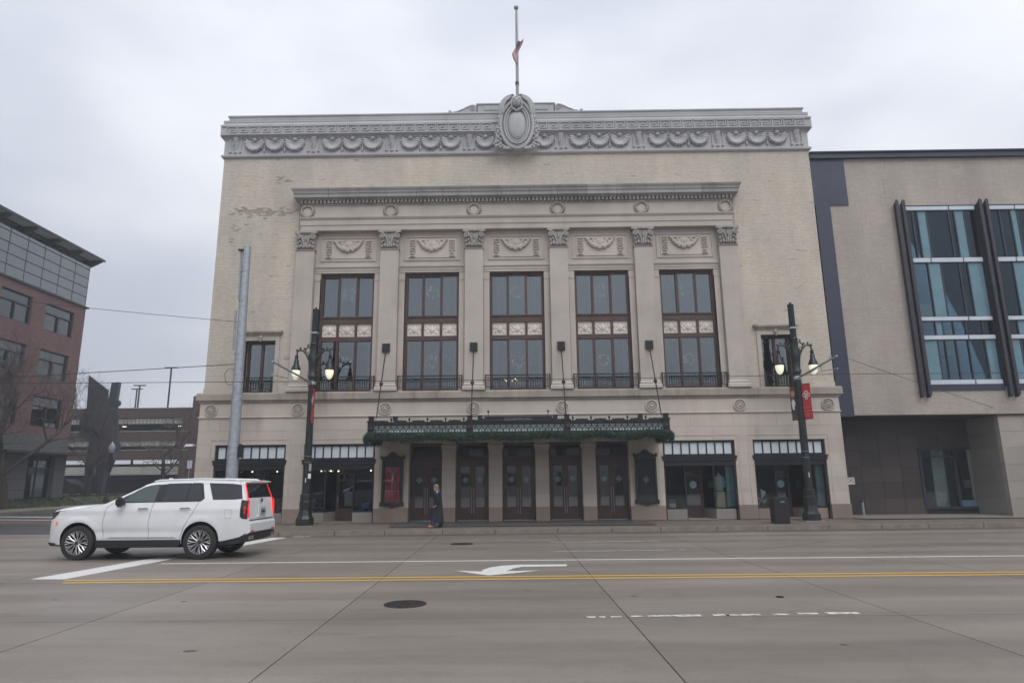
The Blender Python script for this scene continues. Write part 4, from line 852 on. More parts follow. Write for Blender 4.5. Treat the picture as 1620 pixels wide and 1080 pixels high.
# ------------------------------------------------------------------ twin street lamps
def lamp(x, y, label, grp):
    o = thing('street_lamp', label, 'street lamp', (x, y, .15), 0, grp)
    MB().box(-.42,.42,-.42,.42,0,.05).build('footing', 'sidewalk_concrete', o)
    MB().lathe([(.37,.05),(.38,.12),(.37,.30),(.33,.36),(.30,.42),(.25,.62),(.245,.66),(.255,.68),(.255,.98),(.24,1.0),(.24,1.22),(.23,1.28),(.18,1.30),(.175,1.34)], (0,0,0), 8).build('base', 'lamp_green', o)
    MB().tube([(0,0,1.3),(0,0,6.2),(0,0,9.0),(0,0,9.08)], [.16,.135,.125,.14], 16).blob((0,0,9.12), (.06,.06,.08), 8, 5).build('post', 'lamp_green', o, True)
    MB().lathe([(.14,6.05),(.185,6.1),(.185,6.2),(.15,6.25),(.17,6.55),(.2,6.75),(.2,6.95),(.16,7.1),(.15,7.5),(.17,7.55),(.15,7.6)], (0,0,0), 16).build('collar', 'lamp_green', o, True)
    for s in (-1, 1):
        a_ = MB().tube([(s*.14,0,6.75),(s*.3,0,7.1),(s*.45,0,7.27),(s*.6,0,7.3),(s*.70,0,7.22),(s*.72,0,7.05)], [.045,.045,.04,.04,.035,.035], 8)
        a_.tube([(s*.14,0,7.4),(s*.26,0,7.42),(s*.36,0,7.3),(s*.33,0,7.18)], .028, 6).tube([(s*(.26+.07*math.cos(q)),0,7.12+.08*math.sin(q)) for q in [k_*.5 for k_ in range(12)]], .02, 5)
        for xx, zz in ((.25,7.5),(.4,7.36),(.58,7.38),(.72,7.3),(.2,7.0)): a_.blob((s*xx,0,zz), (.05,.04,.05), 6, 4)
        ar = a_.build('arm', 'lamp_green', o, True)
        MB().lathe([(.03,7.1),(.07,7.06),(.075,6.95),(.06,6.9),(.10,6.85),(.10,6.72),(.12,6.68),(.15,6.6),(.19,6.5),(.2,6.44),(.185,6.42)], (s*.72,0,0), 18).build('lamp_hood', 'lamp_green', ar, True)
        MB().lathe([(.17,6.43),(.175,6.36),(.165,6.26),(.13,6.14),(.07,6.05),(.001,6.02)], (s*.72,0,0), 18).build('globe', 'lamp_glow', ar, True)
    return o
LL = lamp(-8.74, -1.3, 'dark green twin-globe street lamp between the two left-hand shop fronts', None); LR = lamp(11.87, -1.15, 'dark green twin-globe street lamp in front of the rightmost shop front beside the bin', None)
for o in (LL, LR):
    MB().box(-.145,.145,-.15,.145,8.0,8.07).build('band', 'galvanised', o)
    for z in (2.55, 2.8): MB().lathe([(.158,z),(.162,z),(.162,z+.015),(.158,z+.015)], (0,0,0), 16).build('strap', 'galvanised', o)
MB().box(.1,.2,-.14,-.12,2.2,2.5).build('notice', 'plate', LL); MB().box(.08,.2,-.15,-.13,1.9,2.1).build('notice', 'white_cloth', LL); MB().box(-.02,.01,-.165,-.15,1.75,1.92).build('sticker', 'white_cloth', LL); MB().box(-.01,.02,-.17,-.15,1.75,1.95).build('sticker', 'white_cloth', LR)
def arm(o, Lg, z1, lab):
    a_ = MB().tube([(0,-.1,6.02-.15),(0,-Lg,z1-.15)], [.045,.035], 8).tube([(0,-.2,6.0-.15),(0,-Lg*.55,z1-.35)], .012, 5).tube([(0,-Lg*.62,z1-.15),(0,-Lg*.62,z1-.5)], .02, 5).tube([(0,-Lg*.62,z1-.5),(0,-Lg+.05,z1-.62)], .018, 5)
    a_.lathe([(.15,5.78),(.165,5.8),(.165,5.92),(.15,5.94)], (0,0,0), 12).blob((0,-Lg+.05,z1-.62), .035, 6, 4).blob((0,-Lg*.85,z1-.1), .04, 6, 4).tube([(-.02,-Lg*.85,z1-.1),(-.02,-Lg*.9,z1+.06)], .008, 4)
    b_ = a_.build('wire_bracket', 'galvanised', o, True); return b_
arm(LL, 4.6, 6.12, None); arm(LR, 3.6, 6.3, None)
def banner(x, y, z0, z1, wd, rz, m_, label, art):
    o = thing('banner', label, 'banner', (x, y, 0), rz); n = 8; b_ = MB(); s = 1 if art != 'photo' else -1
    vs = [(s*wd*i/n, .02*math.sin(i*.9+j*1.3)*(.3+.7*j/6), z1+(z0-z1)*j/6) for j in range(7) for i in range(n+1)]
    vs2 = [(a, c_+.006, d) for a, c_, d in vs]; q = [(j*(n+1)+i, j*(n+1)+i+1, (j+1)*(n+1)+i+1, (j+1)*(n+1)+i) for j in range(6) for i in range(n)]
    b_.add(vs, q).add(vs2, q); b_.build('cloth', m_, o, True); MB().tube([(0,0,z1+.01),(s*wd,0,z1+.01)], .012, 5).tube([(0,0,z0-.01),(s*wd,0,z0-.01)], .012, 5).build('rods', 'iron', o)
    if art == 'knot':
        e = ob('emblem', EMB_W, o, (s*wd/2, -.03, z1-.48), 0, (1.45,.3,1.6)); 
        for k_, (zz, tx) in enumerate(((z1-.98,'DETROIT'),(z1-1.12,'SYMPHONY'),(z1-1.24,'ORCHESTRA'))): text('banner_text', tx, .062, 'banner_ink', o, (s*wd/2,-.03,zz), depth=.002)
        MB().box(s*wd/2-.08, s*wd/2+.08, -.034, -.03, z0+.11, z0+.13).build('banner_line', 'banner_ink', o)
    else:
        MB().prism([(s*.04,z1-.75),(s*.14,z1-.55),(s*.24,z1-.7),(s*.2,z0+.45),(s*.12,z0+.4),(s*.1,z1-.9)], 'y', -.03, -.026).build('figure_print', 'white_cloth', o); MB().blob((s*.15,-.024,z1-.35), (.1,.006,.14), 10, 6).build('face_print', 'skin', o)
_bc, _bs = .15*math.cos(math.radians(58)), .15*math.sin(math.radians(58))
for (lx, ly, where) in ((11.87, -1.15, 'beside the litter bin'), (-8.74, -1.3, 'nearest the white car')):
    banner(lx+_bc, ly-_bs, 4.27, 5.72, .38, math.radians(-58), 'red_banner', 'red banner with white knot emblem on the street lamp ' + where, 'knot')
    banner(lx-_bc, ly+_bs, 4.27, 5.72, .3, math.radians(-58), 'photo_banner', 'dark maroon picture banner on the street lamp ' + where, 'photo')
# ------------------------------------------------------------------ galvanised pole, wires, bin
gp = thing('utility_pole', 'tall tapered galvanised steel pole behind the white car', 'pole', (-11.55, -2.0, .15))
MB().tube([(0,0,0),(-.02,0,3),(-.1,0,11.75)], [.25,.225,.15], 18).build('pole', 'galvanised', gp, True); MB().lathe([(.36,0),(.36,.05),(.27,.06),(.26,.2)], (0,0,0), 18).build('base_plate', 'galvanised', gp)
MB().tube([(-.33,-.05,7.2),(-.36,-.05,8.9)], .045, 8).tube([(-.28,-.02,9.4),(-.33,-.02,11.6)], .045, 8).build('antenna', 'plate', gp, True)
MB().tube([(-.1,0,11.4),(-.2,-.05,11.5),(-.3,-.1,11.55)], .02, 5).box(-.42,-.22,-.16,-.06,11.52,11.6).build('camera_arm', 'iron', gp)
for z in (5.2,7.0,9.3,10.6): MB().lathe([(.2-.004*z,z),(.222-.007*z+.03,z),(.222-.007*z+.03,z+.05),(.2-.004*z,z+.05)], (-.01*z,0,0), 14).build('band', 'galvanised', gp)
MB().box(.15,.34,-.1,.1,2.75,3.2).box(.2,.3,-.08,.08,3.2,3.3).build('signal_box', 'iron', gp)
def wire(pts, r, label, grp=None, sag=.15):
    P = []
    for (a, b2) in zip(pts, pts[1:]):
        a, b2 = Vector(a), Vector(b2)
        for i in range(13): t_ = i/12; P.append(a.lerp(b2, t_)-Vector((0,0,sag*4*t_*(1-t_))))
    tag(MB().tube(P, r, 5).build('overhead_wire', 'wire'), label, 'wire', grp)
wire([(-40,-5.6,5.75),(-8.74,-5.75,5.42),(11.87,-4.7,5.62),(48,-4.2,5.7)], .011, 'long overhead contact wire strung across the whole street front', None, .05)
wire([(-11.62,-2.0,6.75),(-60,-2.0,4.8)], .016, 'overhead wire leaving the galvanised pole low towards the sculpture', None, .1)
wire([(-11.68,-2.0,8.55),(-40,2.5,13.2)], .011, 'thin upper overhead wire rising from the galvanised pole to the brick office', None, .25)
wire([(11.87,-4.6,6.4),(26,3,4.0)], .009, 'thin stay wire from the right lamp bracket to the modern annex', None, .05)
cb_ = [(-11.9+.22*math.cos(a)*(1+.1*math.sin(3*a)), -2.1, 6.2+.35*math.sin(a)) for a in [k_*.4 for k_ in range(34)]]
tag(MB().tube(cb_, .01, 4).build('cable_coil', 'wire'), 'loose coil of black cable hanging beside the galvanised pole', 'cable')
bn = thing('litter_bin', 'square black litter bin on the pavement beside the right street lamp', 'bin', (10.16, -2.3, .16))
MB().prism([(-.27,0),(.27,0),(.29,.88),(-.29,.88)], 'y', -.27, .27).build('body', 'black_plastic', bn)
b_ = MB().box(-.31,.31,-.30,.30,.88,.97).box(-.25,.25,-.24,.24,.97,1.0)
b_.build('lid', 'black_plastic', bn); MB().box(-.2,.2,-.31,-.275,.72,.84).build('slot', 'iron', bn); MB().box(-.05,.1,-.312,-.3,.8,.84).build('label_plate', 'plate', bn)
for x in (-.22,-.11,0,.11,.22): MB().box(x-.02, x+.02, -.283, -.268, .06, .66).build('rib', 'black_plastic', bn)
# small fixtures
sc_ = thing('security_camera', 'white box security camera on the left corner of the concert hall', 'camera', (-14.06, -.05, 3.5)); MB().box(-.42,-.1,-.12,.06,-.02,.08).prism([(-.52,-.06),(-.42,.0),(-.42,.06)], 'y', -.1, .04).build('housing', 'white_cloth', sc_); MB().tube([(-.1,-.02,.03),(.02,0,.03)], .025, 6).build('mount', 'plate', sc_)

# ------------------------------------------------------------------ white SUV (local: +x forward, y lateral, ground z=0)
suv = thing('suv', 'white full-size SUV with multi-spoke wheels and lit red tail lamps', 'car')
def lerp_tab(tab, x):
    if x <= tab[0][0]: return tab[0][1]
    for (a, va), (b2, vb) in zip(tab, tab[1:]):
        if x <= b2:
            t_ = (x-a)/(b2-a); return va+(vb-va)*t_
    return tab[-1][1]
ZT = [(-2.93,.98),(-2.92,1.06),(-2.885,1.30),(-2.85,1.44),(-2.80,1.56),(-2.66,1.86),(-2.60,1.885),(-2.3,1.915),(-1.4,1.945),(-.5,1.93),(-.12,1.895),(.05,1.845),(.45,1.635),(.95,1.395),(1.02,1.37),(1.1,1.362),(1.7,1.325),(2.1,1.27),(2.25,1.225),(2.34,1.165),(2.40,1.05),(2.43,.90),(2.46,.60)]
ZB = [(-2.95,.62),(-2.7,.5),(-2.2,.42),(-1.5,.36),(1.5,.36),(2.1,.34),(2.4,.36),(2.46,.38)]
def side_y(x, z):
    y = 1.0
    if z < .98: y -= .075*((.98-z)/.55)**1.6
    if 1.20 < z <= 1.38: y -= .045*((z-1.20)/.18)**.8
    if z > 1.38: y = .955-(z-1.38)*.36-.10*(z-1.38)**2
    if abs(x) < 1.3: y -= .022*math.exp(-((z-.66)/.07)**2)*min(1, (1.3-abs(x))/.3)
    y -= .008*math.exp(-((z-1.09)/.05)**2)
    for wx in (-1.535, 1.535):
        d = math.hypot(x-wx, z-.43); y += .022*math.exp(-((d-.53)/.07)**2)*(1 if z < 1.1 else 0)
    if x > 1.7: y *= 1-.20*((x-1.7)/.76)**2.4
    if x < -2.3: y *= 1-.12*((-2.3-x)/.65)**2.0
    return y
XS = [-2.945,-2.94,-2.93,-2.915,-2.90,-2.88,-2.86,-2.84,-2.82,-2.80,-2.77,-2.74,-2.71,-2.68,-2.65,-2.62,-2.58]+[-2.5+.075*i for i in range(63)]+[2.22,2.26,2.30,2.34,2.37,2.40,2.42,2.44,2.455]
def section(x):
    zt, zb = lerp_tab(ZT, x), lerp_tab(ZB, x); rc = min(.11, (zt-zb)*.3) if -2.6 < x < 2.2 else .05; zs = zt-rc; pts = [(0, zb), (side_y(x, zb)-.06, zb)]
    for i in range(25): z = zb+.03+(zs-zb-.03)*i/24; pts.append((side_y(x, z), z))
    y1 = pts[-1][1] and pts[-1][0]
    for i in range(1, 15): a = PI/2*i/14; pts.append((y1*math.cos(a)**.42 if i < 14 else 0, zs+rc*math.sin(a)**.62))
    return pts
vs = []; fs = []; secs = [section(x) for x in XS]; n = len(secs[0]); ring = 2*n-2
for x, p in zip(XS, secs):
    r_ = [(x, y, z) for y, z in p] + [(x, -y, z) for y, z in p[-2:0:-1]]; vs += r_
for i in range(len(XS)-1):
    for j in range(ring): fs.append((i*ring+j, i*ring+(j+1) % ring, (i+1)*ring+(j+1) % ring, (i+1)*ring+j))
for i in (0, len(XS)-1):       # flat ends as quad strips between left and right
    o_ = i*ring
    for j in range(n-2): 
        a, b2 = o_+j, o_+j+1; c_, d_ = o_+(ring-j-1) % ring, o_+(ring-j) % ring
        fs.append((a, b2, c_, d_) if j else (o_, o_+1, o_+ring-1))
    fs.append((o_+n-2, o_+n-1, o_+n))
body = MB(); body.v = vs; body.f = [f for f in fs]
bob = body.build('body', 'car_white', suv, True); bob.data.materials.append(M['black_plastic'])
cut = MB()
for wx in (-1.535, 1.535): cut.lathe([(.475,-1.2),(.475,1.2)], (wx, 0, .44), 48, 'y')
cme = cut.mesh('cut', 'black_plastic'); cob = bpy.data.objects.new('cut', cme); C.objects.link(cob); cob.parent = suv
md = bob.modifiers.new('b', 'BOOLEAN'); md.operation = 'DIFFERENCE'; md.solver = 'EXACT'; md.object = cob
try: md.material_mode = 'TRANSFER'
except Exception: pass
bpy.context.view_layer.update()
nm = bpy.data.meshes.new_from_object(bob.evaluated_get(bpy.context.evaluated_depsgraph_get())); bob.modifiers.clear(); bob.data = nm; bpy.data.objects.remove(cob)
nm.polygons.foreach_set('use_smooth', [True]*len(nm.polygons))
try: nm.set_sharp_from_angle(angle=math.radians(35))
except Exception: pass
def skin_panel(name, m_, poly, off, mapf, parent=suv, cell=.08, both=True):
    """flat polygon refined and laid onto the body surface, a little proud of it"""
    bm = bmesh.new(); f = bm.faces.new([bm.verts.new((u, v, 0)) for u, v in poly])
    us = [p[0] for p in poly]; vs_ = [p[1] for p in poly]
    for k_ in range(int((max(us)-min(us))/cell)+1):
        u = min(us)+cell*(k_+.5); bmesh.ops.bisect_plane(bm, geom=bm.verts[:]+bm.edges[:]+bm.faces[:], plane_co=(u,0,0), plane_no=(1,0,0))
    for k_ in range(int((max(vs_)-min(vs_))/cell)+1):
        v = min(vs_)+cell*(k_+.5); bmesh.ops.bisect_plane(bm, geom=bm.verts[:]+bm.edges[:]+bm.faces[:], plane_co=(0,v,0), plane_no=(0,1,0))
    bmesh.ops.triangulate(bm, faces=bm.faces[:]); bm.verts.ensure_lookup_table()
    outs = []
    for s in ((1, -1) if both else (1,)):
        b_ = MB(); b_.v = [mapf(v.co.x, v.co.y, off, s) for v in bm.verts]; b_.f = [tuple(q.index for q in f.verts) for f in bm.faces]
        bm.verts.index_update(); b_.f = [tuple(q.index for q in f.verts) for f in bm.faces]
        # rim so that it has thickness
        b0 = [mapf(v.co.x, v.co.y, -.03, s) for v in bm.verts]; k0 = len(b_.v); b_.v += b0
        for e in bm.edges:
            if len(e.link_faces) == 1: a, c_ = e.verts[0].index, e.verts[1].index; b_.f.append((a, c_, c_+k0, a+k0))
        outs.append(b_.build(name, m_, parent, True))
    bm.free(); return outs
def onside(u, v, off, s): return (u, s*(side_y(u, v)+off), v)
RX = sorted([(z, x) for x, z in ZT if x <= -2.60])
def onrear(u, v, off, s): x = lerp_tab(RX, v); return ((x if v > .98 else -2.945)-off, u, v)
FX = [(z, x) for x, z in ZT if -.12 <= x <= .95]; FX.sort()
def onfront(u, v, off, s): return (lerp_tab(FX, v)+off*.5, u*s if s else u, v+off)
# glass band, then panes
skin_panel('window_trim', 'black_plastic', [(.66,1.375),(.40,1.585),(.10,1.785),(-.2,1.84),(-.6,1.862),(-1.42,1.868),(-1.56,1.47),(-1.48,1.395)], .004, onside)
skin_panel('front_window', 'car_glass_clear', [(.52,1.40),(.36,1.565),(.08,1.765),(-.2,1.822),(-.33,1.838),(-.31,1.405)], .008, onside)
skin_panel('rear_window', 'car_glass', [(-.50,1.405),(-.53,1.845),(-1.12,1.855),(-1.07,1.415)], .008, onside); skin_panel('rear_window', 'car_glass', [(-1.11,1.415),(-1.16,1.855),(-1.36,1.853),(-1.5,1.47),(-1.43,1.42)], .008, onside)
skin_panel('quarter_window', 'car_glass', [(-1.58,1.862),(-2.56,1.848),(-2.70,1.45),(-2.45,1.435),(-1.78,1.435)], .006, onside)
skin_panel('windscreen', 'car_glass', [(-.80,1.42),(.80,1.42),(.72,1.80),(.62,1.87),(-.62,1.87),(-.72,1.80)], .006, onfront, suv, .1, False)
skin_panel('tailgate_window', 'car_glass', [(-.78,1.47),(.78,1.47),(.70,1.82),(-.70,1.82)], .008, onrear, suv, .08, False)
for s in (-1, 1):      # lamp blades up the rear corners
    skin_panel('tail_lamp', 'tail_red', [(s*.805,1.0),(s*.84,1.0),(s*.84,1.44),(s*.74,1.82),(s*.72,1.82),(s*.81,1.44)], .02, onrear, suv, .06, False)
skin_panel('lamp_cluster', 'black_plastic', [(-2.90,1.40),(-2.68,1.425),(-2.68,1.02),(-2.75,.97),(-2.91,.95)], .008, onside, suv, .05); skin_panel('lamp_lens', 'tail_dim', [(-2.84,1.26),(-2.79,1.27),(-2.79,1.08),(-2.84,1.07)], .014, onside, suv, .05); skin_panel('tail_lamp_edge', 'tail_red', [(-2.93,1.42),(-2.912,1.43),(-2.912,1.0),(-2.935,.98)], .016, onside, suv, .05)
skin_panel('tail_blade', 'tail_reflection', [(-2.615,1.84),(-2.60,1.84),(-2.83,1.44),(-2.85,1.42)], .014, onside, suv, .05)  # pinkish white reflection on the lamp blade, put into its colour
# rear furniture
MB().box(-2.965,-2.93,-.26,.26,.98,1.26).build('plate_recess', 'car_white', suv); MB().box(-2.985,-2.962,-.16,.16,1.03,1.20).build('licence_plate', 'plate', suv); MB().box(-2.99,-2.985,-.12,.12,1.09,1.14).build('plate_print', 'dark_trim', suv)
skin_panel('crease', 'black_plastic', [(-.8,.905),(.8,.905),(.8,.93),(-.8,.93)], .004, onrear, suv, .2, False)
MB().lathe([(.05,-2.905),(.05,-2.925),(.001,-2.93)], (0,0,1.40), 12, 'x').build('badge', 'dark_trim', suv)
sp_ = MB().prism([(-2.45,1.90),(-2.62,1.905),(-2.84,1.875),(-2.84,1.85),(-2.66,1.845)], 'y', -.70, .70); sp_.build('spoiler', 'car_white', suv); MB().box(-2.852,-2.838,-.16,.16,1.853,1.872).build('brake_light', 'amber', suv)
bp = MB().prism([(-1.99,.46),(-2.6,.52),(-2.97,.60),(-2.98,.54),(-2.95,.45),(-2.6,.36),(-1.99,.36)], 'y', -.90, .90); bp.build('rear_valance', 'black_plastic', suv)
MB().prism([(-2.5,.54),(-2.94,.60),(-3.01,.64),(-3.01,.84),(-2.96,.89),(-2.5,.90)], 'y', -.86, .86).build('rear_bumper', 'car_white', suv)
for s in (-1, 1):
    MB().box(-3.016,-2.9,min(s*.6,s*.8),max(s*.6,s*.8),.645,.675).build('reflector', 'tail_dim', suv); MB().prism([(-2.80,.44),(-3.015,.46),(-3.015,.55),(-2.80,.53)], 'y', s*.6, s*.86).build('exhaust', 'chrome', suv)
    MB().prism([(2.33,.34),(2.0,.33),(2.0,.40),(2.42,.42)], 'y', s*.5, s*.86).build('front_lip', 'black_plastic', suv)
    MB().box(-1.05,1.05,min(s*.80,s*1.0),max(s*.80,s*1.0),.34,.475).build('rocker', 'black_plastic', suv); MB().box(-1.02,1.02,min(s*.8,s*1.05),max(s*.8,s*1.05),.30,.335).build('side_step', 'black_plastic', suv)
    MB().tube([(-.15,s*.72,1.89),(-.3,s*.735,1.925),(-1.4,s*.735,1.95),(-2.3,s*.725,1.925),(-2.42,s*.715,1.89)], .022, 8).build('roof_rail', 'car_white', suv, True)
    mr_ = MB().box(.38,.54,min(s*1.04,s*1.26),max(s*1.04,s*1.26),1.28,1.52).mesh('mirror', 'black_plastic'); bmm = bmesh.new(); bmm.from_mesh(mr_); bmesh.ops.bevel(bmm, geom=bmm.edges[:], offset=.05, segments=3, affect='EDGES'); bmm.to_mesh(mr_); bmm.free(); ob('mirror', mr_, suv)
    MB().box(.42,.50,min(s*.93,s*1.06),max(s*.93,s*1.06),1.33,1.38).build('mirror_arm', 'black_plastic', suv)
    for x in (-.06, -1.12): MB().tube([(x-.12,s*1.0,1.235),(x-.10,s*1.035,1.24),(x+.10,s*1.035,1.235),(x+.12,s*1.0,1.23)], .018, 6).build('door_handle', 'chrome', suv, True)
def seam(poly, wd, name='door_seam', m_='dark_trim'):
    for (a, b2), (c_, d_) in zip(poly, poly[1:]):
        k_ = max(1, int(math.hypot(c_-a, d_-b2)/.07))
        for s in (-1, 1):
            P = [(a+(c_-a)*i/k_, b2+(d_-b2)*i/k_) for i in range(k_+1)]
            MB().tube([(u, s*(side_y(u, v)+.0), v) for u, v in P], wd, 4).build(name, m_, suv)
seam([(.90,.50),(.93,.9),(.88,1.25),(.72,1.37)], .005); seam([(-.24,.50),(-.22,.9),(-.30,1.39)], .005); seam([(-1.02,.50),(-1.12,.78),(-1.30,1.1),(-1.44,1.38)], .005); seam([(2.2,1.16),(1.6,1.25),(1.0,1.33)], .004)
seam([(-2.18,.98),(-2.40,.98),(-2.41,1.18),(-2.19,1.19),(-2.18,.98)], .003, 'fuel_door_seam')
skin_panel('chrome_strip', 'chrome', [(.80,.525),(.72,.545),(-.85,.54),(-.92,.52)], .008, onside, suv, .3)
skin_panel('side_marker', 'amber', [(2.08,.86),(2.16,.84),(2.17,.93),(2.10,.95)], .01, onside, suv, .05); skin_panel('headlamp', 'car_glass', [(2.37,1.15),(2.06,1.20),(2.12,1.12),(2.26,1.02),(2.38,.98)], .01, onside, suv, .05)
MB().prism([(-.02,1.90),(-.14,1.95),(-.17,1.99),(-.22,1.985),(-.27,1.925)], 'y', -.03, .03).build('antenna_fin', 'car_white', suv); MB().box(2.43,2.475,-.62,.62,.55,1.05).build('grille', 'black_plastic', suv); MB().box(-2.0,2.0,-.8,.8,.28,.40).build('underbody', 'black_plastic', suv)
TY = MB().lathe([(.285,-.135),(.36,-.14),(.405,-.12),(.415,-.07),(.415,.07),(.405,.12),(.36,.14),(.285,.135)], (0,0,0), 40, 'y', 0, 2*PI, False).mesh('tyre', 'rubber', True)
rm_ = MB().lathe([(.29,-.13),(.295,-.135),(.275,-.135),(.265,-.10),(.255,.1),(.29,.12)], (0,0,0), 40, 'y', 0, 2*PI, False).lathe([(.001,-.115),(.055,-.115),(.065,-.09),(.065,0)], (0,0,0), 16, 'y')
for k_ in range(12):
    a = k_*PI/6; c_, s_ = math.cos(a), math.sin(a)
    for dv in (-.085, .085):
        ca, sa = math.cos(a+dv*1.6), math.sin(a+dv*1.6)
        rm_.tube([(.045*c_,-.10,.045*s_), (.16*c_,-.115,.16*s_), (.28*ca,-.125,.28*sa)], [.018,.016,.015], 4)
RM = rm_.mesh('rim', 'alloy', True); BK = MB().lathe([(.25,-.02),(.25,.02),(.001,.02)], (0,0,0), 24, 'y').lathe([(.17,-.05),(.17,-.03),(.001,-.05)], (0,0,0), 20, 'y').mesh('brake_disc', 'hall_dark')
for wx in (-1.535, 1.535):
    for s in (-1, 1):
        h_ = MB().lathe([(.05,-.118),(.04,-.125),(.001,-.125)], (0,0,0), 14, 'y').build('wheel', 'dark_trim', suv, False, (wx, s*.86, .415), 0 if s < 0 else PI)
        ob('tyre', TY, h_); ob('rim', RM, h_); ob('brake_disc', BK, h_)
def squeeze(v):
    if v.x < -1.95: v.x = -1.95+(v.x+1.95)*.74
    if v.x > 2.05: v.x = 2.05+(v.x-2.05)*.8
for ch in suv.children:
    if ch.name.startswith('wheel'): continue
    for v in ch.data.vertices: squeeze(v.co)
suv.scale = (1.04, .96, 1.03); suv.rotation_euler = (0, 0, PI-math.radians(1.2)); suv.location = (-9.76, -10.52, 0)

# ------------------------------------------------------------------ person walking left
pr = thing('person', 'person in a long black coat, blue scarf and tan shoes walking past the doors', 'person', (-3.12, -2.95, .165), 0)
J = {'pel':(0,0,.86,.13),'sp':(-.01,0,1.05,.125),'ch':(-.03,0,1.24,.14),'nk':(-.06,0,1.37,.055),'hd':(-.10,0,1.47,.085),'top':(-.10,0,1.56,.075),'nose':(-.185,0,1.46,.022)}
for s, nm_, kx, kz, ax, az, tx in ((-1,'l',-.10,.47,-.18,.085,-.32), (1,'r',.03,.46,.14,.10,.02)):
    J[nm_+'hip'] = (0,s*.09,.82,.085); J[nm_+'kn'] = (kx,s*.09,kz,.058); J[nm_+'an'] = (ax,s*.09,az,.04); J[nm_+'toe'] = (tx,s*.09,.04 if s < 0 else .035,.035)
    ex, wx_ = (.05,-.02) if s < 0 else (-.05,-.10)
    J[nm_+'sh'] = (-.03,s*.17,1.27,.06); J[nm_+'el'] = (ex,s*.22,1.0,.045); J[nm_+'wr'] = (wx_,s*.20,.84,.028); J[nm_+'pa'] = (wx_-.05,s*.19,.80,.024)
    for q in range(5): J[nm_+'f%d' % q] = (wx_-.075-.012*q, s*(.16+.02*q), .765+.006*abs(q-2), .009); J[nm_+'g%d' % q] = (wx_-.085-.010*q, s*(.165+.02*q), .735+.006*abs(q-2), .008)
E_ = [('pel','sp'),('sp','ch'),('ch','nk'),('nk','hd'),('hd','top'),('hd','nose')]
for k_ in 'lr':
    E_ += [('pel',k_+'hip'),(k_+'hip',k_+'kn'),(k_+'kn',k_+'an'),(k_+'an',k_+'toe'),('ch',k_+'sh'),(k_+'sh',k_+'el'),(k_+'el',k_+'wr'),(k_+'wr',k_+'pa')]+[x for q in range(5) for x in ((k_+'pa',k_+'f%d' % q),(k_+'f%d' % q,k_+'g%d' % q))]
ks = list(J); me = bpy.data.meshes.new('p'); me.from_pydata([J[k_][:3] for k_ in ks], [(ks.index(a), ks.index(b2)) for a, b2 in E_], [])
po = bpy.data.objects.new('p', me); C.objects.link(po); po.modifiers.new('s', 'SKIN')
for i, k_ in enumerate(ks): me.skin_vertices[0].data[i].radius = (J[k_][3],)*2; me.skin_vertices[0].data[i].use_root = (k_ == 'pel')
po.modifiers.new('u', 'SUBSURF').levels = 1; po.modifiers['u'].render_levels = 1; bpy.context.view_layer.update()
pm = bpy.data.meshes.new_from_object(po.evaluated_get(bpy.context.evaluated_depsgraph_get())); bpy.data.objects.remove(po); pm.materials.clear(); pm.materials.append(M['skin']); pm.polygons.foreach_set('use_smooth', [True]*len(pm.polygons)); ob('body', pm, pr)
def loft(rings, n=18):      # rings: (x, y, z, rx, ry)
    b_ = MB(); 
    for x, y, z, rx, ry in rings: b_.v += [(x+rx*math.cos(2*PI*i/n), y+ry*math.sin(2*PI*i/n)*(1+.04*math.sin(5*2*PI*i/n)), z) for i in range(n)]
    b_.f = [(k_*n+i, k_*n+(i+1) % n, (k_+1)*n+(i+1) % n, (k_+1)*n+i) for k_ in range(len(rings)-1) for i in range(n)]; return b_
loft([(-.01,0,.20,.25,.18),(-.01,0,.45,.22,.18),(0,0,.75,.185,.19),(0,0,.95,.165,.18),(-.02,0,1.15,.165,.195),(-.03,0,1.28,.15,.19),(-.05,0,1.35,.09,.10),(-.055,0,1.38,.07,.07)]).build('coat', 'coat', pr, True)
for k_ in 'lr':
    b_ = MB().tube([J[k_+'sh'][:3], J[k_+'el'][:3], J[k_+'wr'][:3]], [.085,.068,.05], 10); b_.build('sleeve', 'coat', pr, True)
    MB().tube([J[k_+'kn'][:3], J[k_+'an'][:3]], [.085,.075], 10).build('trouser_leg', 'jeans', pr, True)
    a, t_ = Vector(J[k_+'an'][:3]), Vector(J[k_+'toe'][:3]); MB().tube([a+Vector((.05,0,-.03)), a.lerp(t_,.4)+Vector((0,0,-.015)), t_+Vector((-.02,0,0))], [.05,.052,.038], 10).build('shoe', 'shoe' if k_ == 'l' else 'black_plastic', pr, True)
MB().tube([(-.055+.06*math.cos(a), .07*math.sin(a), 1.37+.025*math.cos(a)) for a in [2*PI*i/14 for i in range(15)]], .03, 8, False).blob((.02,0,1.385), (.05,.07,.035), 8, 5).build('scarf', 'scarf', pr, True)
MB().blob((-.075,0,1.535), (.105,.095,.085), 14, 8).blob((-.04,0,1.47), (.07,.09,.08), 10, 6).build('hair', 'hair', pr, True)
for s in (-1,1): MB().blob((-.175,s*.035,1.495), (.012,.012,.008), 6, 4).build('eye', 'dark_trim', pr); MB().blob((-.09,s*.088,1.475), (.018,.012,.03), 6, 4).build('ear', 'skin', pr)
MB().blob((-.185,0,1.415), (.01,.025,.008), 6, 4).build('mouth', 'flag_red', pr)

